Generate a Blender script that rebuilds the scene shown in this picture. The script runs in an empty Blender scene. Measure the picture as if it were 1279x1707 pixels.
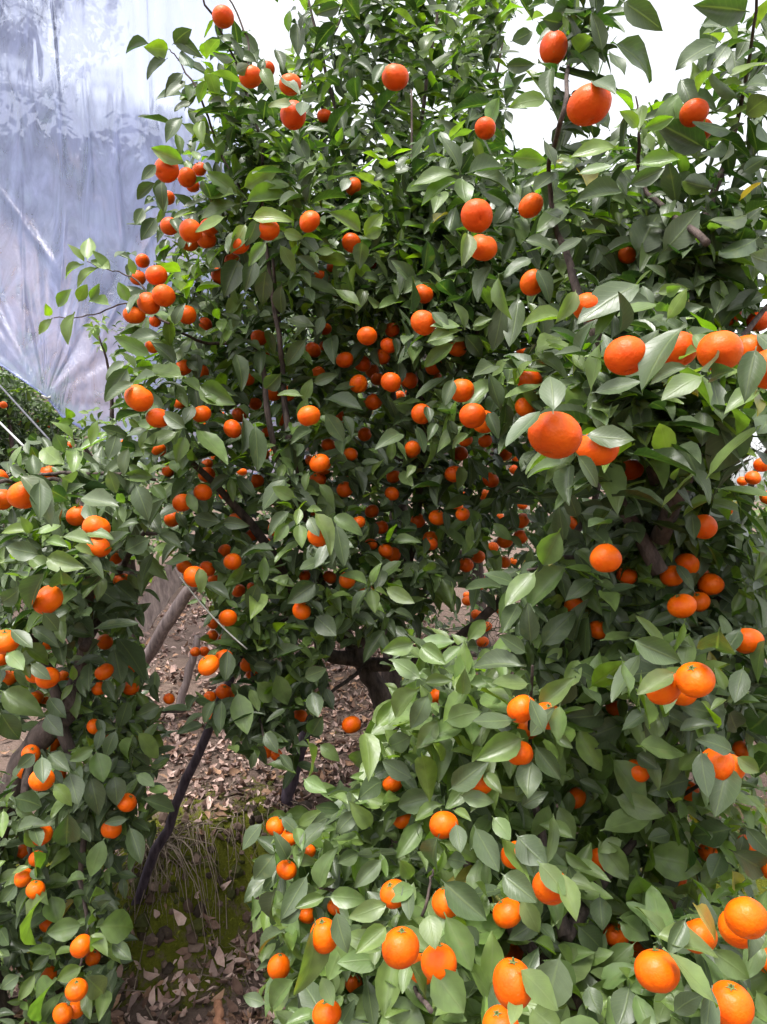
import bpy, math, random
import numpy as np
from mathutils import Matrix, Vector

random.seed(7)
rng = np.random.default_rng(7)
scene = bpy.context.scene
COL = scene.collection

# ------------------------------------------------------------------ camera, sky, sun, exposure
FPX = 1242.0            # focal length in photograph pixels (1279 x 1707)
CX, CY = 639.5, 853.5
CAMZ = 1.6
cam = bpy.data.cameras.new('camera')
cam.sensor_fit = 'VERTICAL'
cam.sensor_height = 36.0
cam.lens = 36.0 * FPX / 1707.0
cam.clip_start = 0.05
cam.clip_end = 600
cam_ob = bpy.data.objects.new('camera', cam)
COL.objects.link(cam_ob)
cam_ob.location = (0, 0, CAMZ)
cam_ob.rotation_euler = (math.radians(90), 0, 0)
scene.camera = cam_ob

SUN_EL, SUN_AZ = math.radians(70), math.radians(-150)     # azimuth clockwise from +Y: high, a little behind and left of the camera
world = bpy.data.worlds.new('World')
scene.world = world
world.use_nodes = True
wt = world.node_tree
wt.nodes.clear()
sky = wt.nodes.new('ShaderNodeTexSky')
sky.sky_type = 'NISHITA'
sky.sun_disc = False
sky.sun_elevation = SUN_EL
sky.sun_rotation = SUN_AZ
sky.air_density = 1.0
sky.dust_density = 4.0
sky.ozone_density = 1.0
hsv = wt.nodes.new('ShaderNodeHueSaturation')
hsv.inputs['Saturation'].default_value = 0.16      # overcast: the blue is washed out of the sky
bg = wt.nodes.new('ShaderNodeBackground')
bg.inputs['Strength'].default_value = 0.13
wo = wt.nodes.new('ShaderNodeOutputWorld')
wt.links.new(sky.outputs[0], hsv.inputs['Color'])
wt.links.new(hsv.outputs[0], bg.inputs['Color'])
wt.links.new(bg.outputs[0], wo.inputs['Surface'])

sun = bpy.data.lights.new('sun', 'SUN')
sun.energy = 1.5
sun.angle = math.radians(18)
sun.color = (1.0, 0.97, 0.92)
sun_ob = bpy.data.objects.new('sun', sun)
COL.objects.link(sun_ob)
sd = Vector((math.sin(SUN_AZ) * math.cos(SUN_EL), math.cos(SUN_AZ) * math.cos(SUN_EL), math.sin(SUN_EL)))
sun_ob.rotation_euler = sd.to_track_quat('Z', 'Y').to_euler()

scene.view_settings.view_transform = 'Standard'
scene.view_settings.look = 'None'
scene.view_settings.gamma = 1.0
scene.view_settings.exposure = 1.85
scene.render.engine = 'CYCLES'
scene.cycles.max_bounces = 5
scene.cycles.diffuse_bounces = 1
scene.cycles.glossy_bounces = 2
scene.cycles.transmission_bounces = 3
scene.cycles.transparent_max_bounces = 6
scene.cycles.caustics_reflective = False
scene.cycles.caustics_refractive = False


# ------------------------------------------------------------------ helpers
def at(px, py, d):
    return np.array([(px - CX) / FPX * d, d, CAMZ - (py - CY) / FPX * d])


def proj(P):
    P = np.asarray(P)
    d = np.maximum(P[..., 1], 0.05)
    return CX + P[..., 0] / d * FPX, CY - (P[..., 2] - CAMZ) / d * FPX, P[..., 1]


def nrm(v):
    v = np.asarray(v, float)
    return v / max(1e-9, float(np.linalg.norm(v)))


def unit(v):
    return v / np.maximum(1e-9, np.linalg.norm(v, axis=-1, keepdims=True))


def tag(o, label=None, cat=None, group=None, kind=None):
    if label: o['label'] = label
    if cat: o['category'] = cat
    if group: o['group'] = group
    if kind: o['kind'] = kind
    return o


def empty(name, loc):
    o = bpy.data.objects.new(name, None)
    o.empty_display_size = 0.1
    o.location = loc
    COL.objects.link(o)
    return o


def link(name, me, parent=None, mat=None):
    o = bpy.data.objects.new(name, me)
    COL.objects.link(o)
    if parent is not None:
        o.parent = parent
        o.matrix_parent_inverse = Matrix.Identity(4)
    if mat is not None and len(me.materials) == 0:
        me.materials.append(mat)
    return o


def mesh_np(name, V, F, smooth=True, uv=None, col=None):
    """V (n,3); F (m,k) all quads or all tris; uv (n,2); col (n,3)"""
    V = np.ascontiguousarray(V, dtype=np.float32)
    F = np.ascontiguousarray(F, dtype=np.int32)
    k = F.shape[1]
    me = bpy.data.meshes.new(name)
    me.vertices.add(len(V)); me.vertices.foreach_set('co', V.ravel())
    me.loops.add(F.size); me.loops.foreach_set('vertex_index', F.ravel())
    me.polygons.add(len(F))
    me.polygons.foreach_set('loop_start', np.arange(0, F.size, k, dtype=np.int32))
    me.polygons.foreach_set('use_smooth', np.full(len(F), smooth, dtype=bool))
    if uv is not None:
        l = me.uv_layers.new(name='UVMap')
        l.data.foreach_set('uv', np.ascontiguousarray(uv[F.ravel()], dtype=np.float32).ravel())
    if col is not None:
        a = me.color_attributes.new('tint', 'FLOAT_COLOR', 'POINT')
        c4 = np.ones((len(V), 4), dtype=np.float32); c4[:, :3] = col
        a.data.foreach_set('color', c4.ravel())
    me.update(calc_edges=True)
    return me


def vnoise(x, y, seed=0):
    """smooth lattice noise in 0..1"""
    x = np.asarray(x, float); y = np.asarray(y, float)
    xi = np.floor(x).astype(np.int64); yi = np.floor(y).astype(np.int64)
    fx = x - xi; fy = y - yi
    fx = fx * fx * (3 - 2 * fx); fy = fy * fy * (3 - 2 * fy)

    def h(a, b):
        n = (a * 374761393 + b * 668265263 + seed * 1274126177) & 0xffffffff
        n = ((n ^ (n >> 13)) * 1274126177) & 0xffffffff
        return ((n ^ (n >> 16)) & 0xffff) / 65535.0
    return (h(xi, yi) * (1 - fx) + h(xi + 1, yi) * fx) * (1 - fy) + (h(xi, yi + 1) * (1 - fx) + h(xi + 1, yi + 1) * fx) * fy


def in_poly(px, py, poly):
    px = np.asarray(px, float); py = np.asarray(py, float)
    inside = np.zeros(px.shape, bool)
    n = len(poly)
    for i in range(n):
        x1, y1 = poly[i]; x2, y2 = poly[(i + 1) % n]
        c = ((y1 > py) != (y2 > py)) & (px < (x2 - x1) * (py - y1) / (y2 - y1 + 1e-9) + x1)
        inside ^= c
    return inside


class Tubes:
    def __init__(self, sides=6):
        self.V = []; self.F = []; self.n = 0; self.s = sides

    def add(self, pts, radii, cap=True):
        pts = np.asarray(pts, float); m = len(pts); s = self.s
        radii = np.broadcast_to(np.asarray(radii, float), (m,))
        t = unit(np.gradient(pts, axis=0))
        ref = np.array([0.0, 0, 1]) if abs(t[0][2]) < 0.9 else np.array([1.0, 0, 0])
        a = nrm(np.cross(t[0], ref))
        ang = np.linspace(0, 2 * np.pi, s, endpoint=False)
        rings = []
        for i in range(m):
            a = nrm(a - t[i] * np.dot(a, t[i])); b = np.cross(t[i], a)
            rings.append(pts[i] + radii[i] * (np.cos(ang)[:, None] * a + np.sin(ang)[:, None] * b))
        V = np.concatenate(rings)
        idx = np.arange(m * s).reshape(m, s)
        q = np.stack([idx[:-1], np.roll(idx, -1, 1)[:-1], np.roll(idx, -1, 1)[1:], idx[1:]], -1).reshape(-1, 4)
        if cap:
            V = np.concatenate([V, pts[-1:], pts[:1]])
            e = m * s
            last = idx[-1]; first = idx[0]
            q2 = np.stack([last, np.roll(last, -1), np.full(s, e), np.full(s, e)], -1)
            q3 = np.stack([np.roll(first, -1), first, np.full(s, e + 1), np.full(s, e + 1)], -1)
            self._tri = getattr(self, '_tri', [])
            self._tri.append(q2[:, :3] + self.n); self._tri.append(q3[:, :3] + self.n)
        self.V.append(V); self.F.append(q + self.n); self.n += len(V)

    def mesh(self, name, smooth=True):
        V = np.concatenate(self.V); F = np.concatenate(self.F)
        T = np.concatenate([F[:, [0, 1, 2]], F[:, [0, 2, 3]]] + getattr(self, '_tri', []))
        return mesh_np(name, V, T, smooth)


def smooth_path(pts, n):
    """Catmull-Rom resample"""
    P = np.asarray(pts, float)
    P = np.vstack([2 * P[0] - P[1], P, 2 * P[-1] - P[-2]])
    segs = len(P) - 3
    out = []
    for u in np.linspace(0, segs - 1e-6, n):
        i = int(u); t = u - i
        p0, p1, p2, p3 = P[i:i + 4]
        out.append(0.5 * (2 * p1 + (p2 - p0) * t + (2 * p0 - 5 * p1 + 4 * p2 - p3) * t * t + (3 * p1 - p0 - 3 * p2 + p3) * t ** 3))
    return np.array(out)


# ------------------------------------------------------------------ materials
def new_mat(name):
    m = bpy.data.materials.new(name)
    m.use_nodes = True
    nt = m.node_tree
    nt.nodes.clear()
    return m, nt, nt.nodes.new, nt.links.new


def leaf_material():
    m, nt, N, L = new_mat('citrus_leaf')
    out = N('ShaderNodeOutputMaterial')
    oi = N('ShaderNodeObjectInfo')
    at_ = N('ShaderNodeAttribute'); at_.attribute_name = 'tint'
    mul = N('ShaderNodeMix'); mul.data_type = 'RGBA'; mul.blend_type = 'MULTIPLY'; mul.inputs[0].default_value = 1
    L(oi.outputs['Color'], mul.inputs[6]); L(at_.outputs['Color'], mul.inputs[7])
    geo = N('ShaderNodeNewGeometry')
    # patchy tone
    n1 = N('ShaderNodeTexNoise'); n1.inputs['Scale'].default_value = 38; n1.inputs['Detail'].default_value = 1.5
    L(geo.outputs['Position'], n1.inputs['Vector'])
    r1 = N('ShaderNodeMapRange'); r1.inputs[1].default_value = .3; r1.inputs[2].default_value = .7
    r1.inputs[3].default_value = .72; r1.inputs[4].default_value = 1.3
    L(n1.outputs[0], r1.inputs[0])
    m2 = N('ShaderNodeVectorMath'); m2.operation = 'SCALE'
    L(mul.outputs[2], m2.inputs[0]); L(r1.outputs[0], m2.inputs['Scale'])
    # midrib and side veins from the leaf's own coordinates
    uv = N('ShaderNodeUVMap'); uv.uv_map = 'UVMap'
    sx = N('ShaderNodeSeparateXYZ'); L(uv.outputs[0], sx.inputs[0])
    d0 = N('ShaderNodeMath'); d0.operation = 'SUBTRACT'; d0.inputs[1].default_value = .5; L(sx.outputs[0], d0.inputs[0])
    d1 = N('ShaderNodeMath'); d1.operation = 'ABSOLUTE'; L(d0.outputs[0], d1.inputs[0])
    rib = N('ShaderNodeMapRange'); rib.inputs[1].default_value = .012; rib.inputs[2].default_value = .05
    rib.inputs[3].default_value = 1; rib.inputs[4].default_value = 0; L(d1.outputs[0], rib.inputs[0])
    # chevron veins: sin((v - 0.9*|u|)*k)
    va = N('ShaderNodeMath'); va.operation = 'MULTIPLY'; va.inputs[1].default_value = .55; L(d1.outputs[0], va.inputs[0])
    vb = N('ShaderNodeMath'); vb.operation = 'SUBTRACT'; L(sx.outputs[1], vb.inputs[0]); L(va.outputs[0], vb.inputs[1])
    vc = N('ShaderNodeMath'); vc.operation = 'MULTIPLY'; vc.inputs[1].default_value = 62; L(vb.outputs[0], vc.inputs[0])
    vd = N('ShaderNodeMath'); vd.operation = 'SINE'; L(vc.outputs[0], vd.inputs[0])
    ve = N('ShaderNodeMapRange'); ve.inputs[1].default_value = .75; ve.inputs[2].default_value = 1
    ve.inputs[3].default_value = 0; ve.inputs[4].default_value = .22; L(vd.outputs[0], ve.inputs[0])
    vs = N('ShaderNodeMath'); vs.operation = 'MAXIMUM'; L(rib.outputs[0], vs.inputs[0]); L(ve.outputs[0], vs.inputs[1])
    vw = N('ShaderNodeMath'); vw.operation = 'MULTIPLY'; vw.inputs[1].default_value = .45; L(vs.outputs[0], vw.inputs[0])
    cr = N('ShaderNodeMix'); cr.data_type = 'RGBA'; cr.inputs[7].default_value = (.15, .20, .06, 1)
    L(vw.outputs[0], cr.inputs[0]); L(m2.outputs[0], cr.inputs[6])
    # small blemishes
    r2 = N('ShaderNodeMapRange'); r2.inputs[1].default_value = .66; r2.inputs[2].default_value = .80
    r2.inputs[3].default_value = 0; r2.inputs[4].default_value = .4; L(n1.outputs[0], r2.inputs[0])
    bl = N('ShaderNodeMix'); bl.data_type = 'RGBA'; bl.inputs[7].default_value = (.15, .14, .04, 1)
    L(r2.outputs[0], bl.inputs[0]); L(cr.outputs[2], bl.inputs[6])
    # the underside of a citrus leaf is paler and matt
    us = N('ShaderNodeMix'); us.data_type = 'RGBA'; us.inputs[7].default_value = (.13, .165, .085, 1)
    uf = N('ShaderNodeMath'); uf.operation = 'MULTIPLY'; uf.inputs[1].default_value = .5; L(geo.outputs['Backfacing'], uf.inputs[0])
    L(uf.outputs[0], us.inputs[0]); L(bl.outputs[2], us.inputs[6])
    p = N('ShaderNodeBsdfPrincipled')
    p.inputs['Specular IOR Level'].default_value = .42
    ro = N('ShaderNodeMapRange'); ro.inputs[1].default_value = .3; ro.inputs[2].default_value = .7
    ro.inputs[3].default_value = .28; ro.inputs[4].default_value = .46; L(n1.outputs[0], ro.inputs[0])
    L(ro.outputs[0], p.inputs['Roughness'])
    L(us.outputs[2], p.inputs['Base Color'])
    bp = N('ShaderNodeBump'); bp.inputs['Strength'].default_value = .25; bp.inputs['Distance'].default_value = .002
    ad = N('ShaderNodeMath'); ad.operation = 'SUBTRACT'; L(n1.outputs[0], ad.inputs[0]); L(vs.outputs[0], ad.inputs[1])
    L(ad.outputs[0], bp.inputs['Height']); L(bp.outputs[0], p.inputs['Normal'])
    tr = N('ShaderNodeBsdfTranslucent')
    tc = N('ShaderNodeMix'); tc.data_type = 'RGBA'; tc.blend_type = 'MULTIPLY'; tc.inputs[0].default_value = 1
    tc.inputs[7].default_value = (2.6, 2.9, .9, 1); L(bl.outputs[2], tc.inputs[6]); L(tc.outputs[2], tr.inputs['Color'])
    mx = N('ShaderNodeMixShader'); mx.inputs[0].default_value = .26
    L(p.outputs[0], mx.inputs[1]); L(tr.outputs[0], mx.inputs[2]); L(mx.outputs[0], out.inputs[0])
    return m


def fruit_material():
    m, nt, N, L = new_mat('mandarin_skin')
    out = N('ShaderNodeOutputMaterial'); p = N('ShaderNodeBsdfPrincipled')
    oi = N('ShaderNodeObjectInfo'); tc = N('ShaderNodeTexCoord')
    off = N('ShaderNodeVectorMath'); off.operation = 'ADD'
    L(tc.outputs['Object'], off.inputs[0]); L(oi.outputs['Random'], off.inputs[1])
    n1 = N('ShaderNodeTexNoise'); n1.inputs['Scale'].default_value = 2.2; n1.inputs['Detail'].default_value = 4
    L(off.outputs[0], n1.inputs['Vector'])
    mx = N('ShaderNodeMix'); mx.data_type = 'RGBA'; mx.blend_type = 'MULTIPLY'
    mx.inputs[7].default_value = (.92, .62, .6, 1)
    r = N('ShaderNodeMapRange'); r.inputs[1].default_value = .35; r.inputs[2].default_value = .7; L(n1.outputs[0], r.inputs[0])
    L(r.outputs[0], mx.inputs[0]); L(oi.outputs['Color'], mx.inputs[6])
    # a few scars
    n3 = N('ShaderNodeTexNoise'); n3.inputs['Scale'].default_value = 6; n3.inputs['Detail'].default_value = 6
    L(off.outputs[0], n3.inputs['Vector'])
    r3 = N('ShaderNodeMapRange'); r3.inputs[1].default_value = .68; r3.inputs[2].default_value = .74; r3.inputs[4].default_value = .45
    L(n3.outputs[0], r3.inputs[0])
    m3 = N('ShaderNodeMix'); m3.data_type = 'RGBA'; m3.inputs[7].default_value = (.35, .14, .04, 1)
    L(r3.outputs[0], m3.inputs[0]); L(mx.outputs[2], m3.inputs[6])
    L(m3.outputs[2], p.inputs['Base Color'])
    p.inputs['Roughness'].default_value = .42
    p.inputs['Specular IOR Level'].default_value = .22
    vo = N('ShaderNodeTexVoronoi'); vo.inputs['Scale'].default_value = 17; L(off.outputs[0], vo.inputs['Vector'])
    vr = N('ShaderNodeMapRange'); vr.inputs[1].default_value = 0; vr.inputs[2].default_value = .35; L(vo.outputs['Distance'], vr.inputs[0])
    ad = N('ShaderNodeMath'); ad.operation = 'ADD'; L(vr.outputs[0], ad.inputs[0])
    n4 = N('ShaderNodeTexNoise'); n4.inputs['Scale'].default_value = 5; L(off.outputs[0], n4.inputs['Vector'])
    n4m = N('ShaderNodeMath'); n4m.operation = 'MULTIPLY'; n4m.inputs[1].default_value = 3; L(n4.outputs[0], n4m.inputs[0])
    L(n4m.outputs[0], ad.inputs[1])
    bp = N('ShaderNodeBump'); bp.inputs['Strength'].default_value = .13; bp.inputs['Distance'].default_value = .006
    L(ad.outputs[0], bp.inputs['Height']); L(bp.outputs[0], p.inputs['Normal'])
    L(p.outputs[0], out.inputs[0])
    return m


def plain(name, ca, cb, scale, rough=.8, bump=.4, stretch=None, dist=.004, attr=False, space='Object'):
    m, nt, N, L = new_mat(name)
    out = N('ShaderNodeOutputMaterial'); p = N('ShaderNodeBsdfPrincipled')
    tc = N('ShaderNodeTexCoord'); mp = N('ShaderNodeMapping')
    if stretch: mp.inputs['Scale'].default_value = stretch
    L(tc.outputs[space], mp.inputs[0])
    n1 = N('ShaderNodeTexNoise'); n1.inputs['Scale'].default_value = scale; n1.inputs['Detail'].default_value = 5
    n1.inputs['Roughness'].default_value = .65
    L(mp.outputs[0], n1.inputs['Vector'])
    r = N('ShaderNodeMapRange'); r.inputs[1].default_value = .32; r.inputs[2].default_value = .68; L(n1.outputs[0], r.inputs[0])
    mx = N('ShaderNodeMix'); mx.data_type = 'RGBA'
    mx.inputs[6].default_value = (*ca, 1); mx.inputs[7].default_value = (*cb, 1); L(r.outputs[0], mx.inputs[0])
    last = mx.outputs[2]
    if attr:
        a = N('ShaderNodeAttribute'); a.attribute_name = 'tint'
        mu = N('ShaderNodeMix'); mu.data_type = 'RGBA'; mu.blend_type = 'MULTIPLY'; mu.inputs[0].default_value = 1
        L(last, mu.inputs[6]); L(a.outputs['Color'], mu.inputs[7]); last = mu.outputs[2]
    L(last, p.inputs['Base Color'])
    p.inputs['Roughness'].default_value = rough
    p.inputs['Specular IOR Level'].default_value = .25
    b = N('ShaderNodeBump'); b.inputs['Strength'].default_value = bump; b.inputs['Distance'].default_value = dist
    L(n1.outputs[0], b.inputs['Height']); L(b.outputs[0], p.inputs['Normal'])
    L(p.outputs[0], out.inputs[0])
    return m


def ground_material():
    m, nt, N, L = new_mat('orchard_soil')
    out = N('ShaderNodeOutputMaterial'); p = N('ShaderNodeBsdfPrincipled')
    geo = N('ShaderNodeNewGeometry')
    a = N('ShaderNodeAttribute'); a.attribute_name = 'tint'
    n1 = N('ShaderNodeTexNoise'); n1.inputs['Scale'].default_value = 14; n1.inputs['Detail'].default_value = 8; n1.inputs['Roughness'].default_value = .7
    n2 = N('ShaderNodeTexNoise'); n2.inputs['Scale'].default_value = 90; n2.inputs['Detail'].default_value = 6; n2.inputs['Roughness'].default_value = .75
    L(geo.outputs['Position'], n1.inputs['Vector']); L(geo.outputs['Position'], n2.inputs['Vector'])
    soil = N('ShaderNodeMix'); soil.data_type = 'RGBA'
    soil.inputs[6].default_value = (.028, .018, .013, 1); soil.inputs[7].default_value = (.24, .17, .14, 1)
    L(n2.outputs[0], soil.inputs[0])
    moss = N('ShaderNodeMix'); moss.data_type = 'RGBA'
    moss.inputs[6].default_value = (.028, .034, .006, 1); moss.inputs[7].default_value = (.18, .19, .018, 1)
    L(n2.outputs[0], moss.inputs[0])
    # tint.r carries the moss cover built into the ground mesh
    sx = N('ShaderNodeSeparateColor'); L(a.outputs['Color'], sx.inputs[0])
    ad = N('ShaderNodeMath'); ad.operation = 'ADD'; L(sx.outputs[0], ad.inputs[0])
    sb = N('ShaderNodeMath'); sb.operation = 'SUBTRACT'; sb.inputs[1].default_value = .5; L(n1.outputs[0], sb.inputs[0])
    sc = N('ShaderNodeMath'); sc.operation = 'MULTIPLY'; sc.inputs[1].default_value = 2.2; L(sb.outputs[0], sc.inputs[0])
    L(sc.outputs[0], ad.inputs[1])
    r = N('ShaderNodeMapRange'); r.inputs[1].default_value = .35; r.inputs[2].default_value = .62; L(ad.outputs[0], r.inputs[0])
    mx = N('ShaderNodeMix'); mx.data_type = 'RGBA'
    L(r.outputs[0], mx.inputs[0]); L(soil.outputs[2], mx.inputs[6]); L(moss.outputs[2], mx.inputs[7])
    L(mx.outputs[2], p.inputs['Base Color'])
    p.inputs['Roughness'].default_value = .95; p.inputs['Specular IOR Level'].default_value = .15
    b = N('ShaderNodeBump'); b.inputs['Strength'].default_value = .9; b.inputs['Distance'].default_value = .012
    L(n2.outputs[0], b.inputs['Height']); L(b.outputs[0], p.inputs['Normal'])
    L(p.outputs[0], out.inputs[0])
    return m


def film_material():
    m, nt, N, L = new_mat('plastic_film')
    out = N('ShaderNodeOutputMaterial')
    tc = N('ShaderNodeTexCoord')
    mp = N('ShaderNodeMapping'); mp.inputs['Scale'].default_value = (3.2, 3.2, .9)
    L(tc.outputs['Object'], mp.inputs[0])
    n1 = N('ShaderNodeTexNoise'); n1.inputs['Scale'].default_value = 2.2; n1.inputs['Detail'].default_value = 7; n1.inputs['Roughness'].default_value = .62
    n1.inputs['Distortion'].default_value = 1.2
    L(mp.outputs[0], n1.inputs['Vector'])
    n2 = N('ShaderNodeTexNoise'); n2.inputs['Scale'].default_value = 26; n2.inputs['Detail'].default_value = 5; n2.inputs['Distortion'].default_value = 2
    L(tc.outputs['Object'], n2.inputs['Vector'])
    tr0 = N('ShaderNodeBsdfTransparent'); tr0.inputs[0].default_value = (.88, .91, 1, 1)
    rf = N('ShaderNodeBsdfRefraction'); rf.inputs[0].default_value = (.86, .90, 1, 1); rf.inputs['IOR'].default_value = 1.10; rf.inputs['Roughness'].default_value = .24
    tr = N('ShaderNodeMixShader'); tr.inputs[0].default_value = .75; L(tr0.outputs[0], tr.inputs[1]); L(rf.outputs[0], tr.inputs[2])
    tl = N('ShaderNodeBsdfTranslucent'); tl.inputs[0].default_value = (.52, .60, 1.0, 1)
    df = N('ShaderNodeBsdfDiffuse'); df.inputs[0].default_value = (.52, .60, 1.0, 1)
    gl = N('ShaderNodeBsdfGlossy'); gl.inputs['Roughness'].default_value = .22; gl.inputs[0].default_value = (.9, .9, 1, 1)
    bp = N('ShaderNodeBump'); bp.inputs['Strength'].default_value = .35; bp.inputs['Distance'].default_value = .02
    ad = N('ShaderNodeMath'); ad.operation = 'ADD'; L(n1.outputs[0], ad.inputs[0])
    n2m = N('ShaderNodeMath'); n2m.operation = 'MULTIPLY'; n2m.inputs[1].default_value = .25; L(n2.outputs[0], n2m.inputs[0]); L(n2m.outputs[0], ad.inputs[1])
    L(ad.outputs[0], bp.inputs['Height'])
    for s in (tl, df, gl): L(bp.outputs[0], s.inputs['Normal'])
    a1 = N('ShaderNodeMixShader'); a1.inputs[0].default_value = .7; L(df.outputs[0], a1.inputs[1]); L(tl.outputs[0], a1.inputs[2])
    a2 = N('ShaderNodeMixShader'); L(a1.outputs[0], a2.inputs[2]); L(tr.outputs[0], a2.inputs[1])
    r = N('ShaderNodeMapRange'); r.inputs[1].default_value = .3; r.inputs[2].default_value = .75; r.inputs[3].default_value = .22; r.inputs[4].default_value = .62
    L(n1.outputs[0], r.inputs[0]); L(r.outputs[0], a2.inputs[0])
    a3 = N('ShaderNodeMixShader'); a3.inputs[0].default_value = .025; L(a2.outputs[0], a3.inputs[1]); L(gl.outputs[0], a3.inputs[2])
    L(a3.outputs[0], out.inputs[0])
    return m


M_LEAF = leaf_material()
M_FRUIT = fruit_material()
M_BARK = plain('citrus_bark', (.024, .018, .017), (.115, .085, .075), 45, .9, 1.0, (1, 1, .35), .008)
M_TWIG = plain('green_twig', (.05, .06, .03), (.10, .105, .06), 30, .7, .3)
M_CALYX = plain('calyx_green', (.06, .09, .02), (.13, .15, .05), 60, .7, .3)
M_GROUND = ground_material()
M_LITTER = plain('dry_leaf', (.75, .7, .68), (1, 1, 1), 60, .85, .5, attr=True, space='Object')
M_STRAW = plain('dry_straw', (.12, .09, .065), (.27, .21, .16), 20, .85, .3)
M_MOSS = plain('moss', (.065, .078, .008), (.24, .25, .022), 25, .9, .2)
M_WOOD = plain('weathered_wood', (.13, .10, .10), (.33, .26, .25), 9, .85, .7, (8, 8, .6))
M_WOOD_DARK = plain('dark_stained_wood', (.022, .016, .026), (.10, .075, .10), 9, .7, .7, (8, 8, .6))
M_STICK = plain('cut_stick', (.16, .07, .04), (.34, .17, .10), 14, .8, .5, (4, 4, .6))
M_STRING = plain('white_cord', (.30, .30, .28), (.45, .45, .42), 80, .8, .3)
M_CABLE = plain('grey_cable', (.06, .06, .07), (.11, .11, .13), 50, .6, .2)
M_PVC = plain('white_pipe', (.30, .30, .30), (.45, .45, .45), 8, .45, .1)
M_FILM = film_material()
M_HILL = plain('far_foliage', (.030, .045, .040), (.07, .10, .085), 3, .9, .3, attr=False)


# ------------------------------------------------------------------ ground
def bank_edge(x):
    e = 2.82 + .16 * (vnoise(x * 2.3 + 9, 0 * x, 3) - .5) + .12 * (vnoise(x * 7, 0 * x, 4) - .5) + .05 * (vnoise(x * 19, 0 * x, 14) - .5)
    e = e + .20 * np.exp(-((x + .52) / .13) ** 2)            # a hollow washed into the bank
    return e


def ground_z(x, y):
    x = np.asarray(x, float); y = np.asarray(y, float)
    e = bank_edge(x)
    wd = .32 + .26 * vnoise(x * 3.3 + 4, 0 * x, 15)
    t = np.clip((y - (e - wd + .03) + .07 * (vnoise(x * 12, y * 12, 16) - .5)) / wd, 0, 1)
    bank = .30 * (t * t * (3 - 2 * t)) + (.09 * (vnoise(x * 9, y * 11, 17) - .5) + .05 * (vnoise(x * 19, y * 19, 18) - .5)) * np.exp(-((y - e + .15) / .28) ** 2)
    up = np.clip(y - e, 0, 5.5) * .155 + np.clip(y - 2.45, 0, .4) * .15
    low = .05 * (vnoise(x * 1.7, y * 1.7, 5) - .5) + .03 * (vnoise(x * 6, y * 6, 6) - .5) + .012 * (vnoise(x * 22, y * 22, 8) - .5)
    near = np.exp(-((np.hypot(x, y - 3)) / 9) ** 2)
    # wooded hill far to the left
    hx, hy = x + 20, y - 48
    hill = 20.5 * np.exp(-(hx / np.where(hx < 0, 45, 24)) ** 2 - (hy / 18) ** 2)
    hill = hill * np.clip((y - 16) / 14, 0, 1)
    return bank + up + low * (.3 + near) + hill


def moss_cover(x, y):
    e = bank_edge(np.asarray(x, float))
    q = np.exp(-((y - (e - .10)) / .22) ** 2) * (.30 + .55 * vnoise(np.asarray(x) * 6.5, np.asarray(y) * 6.5, 22))
    q = q + .45 * (vnoise(np.asarray(x) * 3.1, np.asarray(y) * 3.1, 21) > .56) * np.exp(-np.clip(y - e, 0, 9) / .7)
    return np.clip(q, 0, 1)


def axis_steps(lo, a, b, hi, fine, n):
    left = a - (a - lo) * (np.linspace(1, 0, n, endpoint=False) ** 2.2)
    right = b + (hi - b) * (np.linspace(0, 1, n + 1)[1:] ** 2.2)
    return np.concatenate([left, np.arange(a, b + 1e-6, fine), right])


xs = axis_steps(-260, -2.6, 1.6, 260, .025, 48)
ys = axis_steps(-60, 2.2, 5.2, 300, .025, 48)
gx, gy = np.meshgrid(xs, ys)
gz = ground_z(gx, gy)
gz = gz + .012 * (vnoise(gx * 45, gy * 45, 31) - .5) * (np.abs(gx) < 3) * (gy < 6)
V = np.stack([gx, gy, gz], -1).reshape(-1, 3)
idx = np.arange(gx.size).reshape(gx.shape)
F = np.stack([idx[:-1, :-1], idx[:-1, 1:], idx[1:, 1:], idx[1:, :-1]], -1).reshape(-1, 4)
mc = moss_cover(gx, gy).reshape(-1)
gme = mesh_np('ground', V, F, True, None, np.stack([mc, mc * 0, mc * 0], -1))
gob = link('ground', gme, None, M_GROUND)
tag(gob, kind='structure')


def gnormal(x, y):
    e = .02
    n = np.stack([-(ground_z(x + e, y) - ground_z(x - e, y)) / (2 * e), -(ground_z(x, y + e) - ground_z(x, y - e)) / (2 * e), np.ones_like(x)], -1)
    return unit(n)


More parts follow.
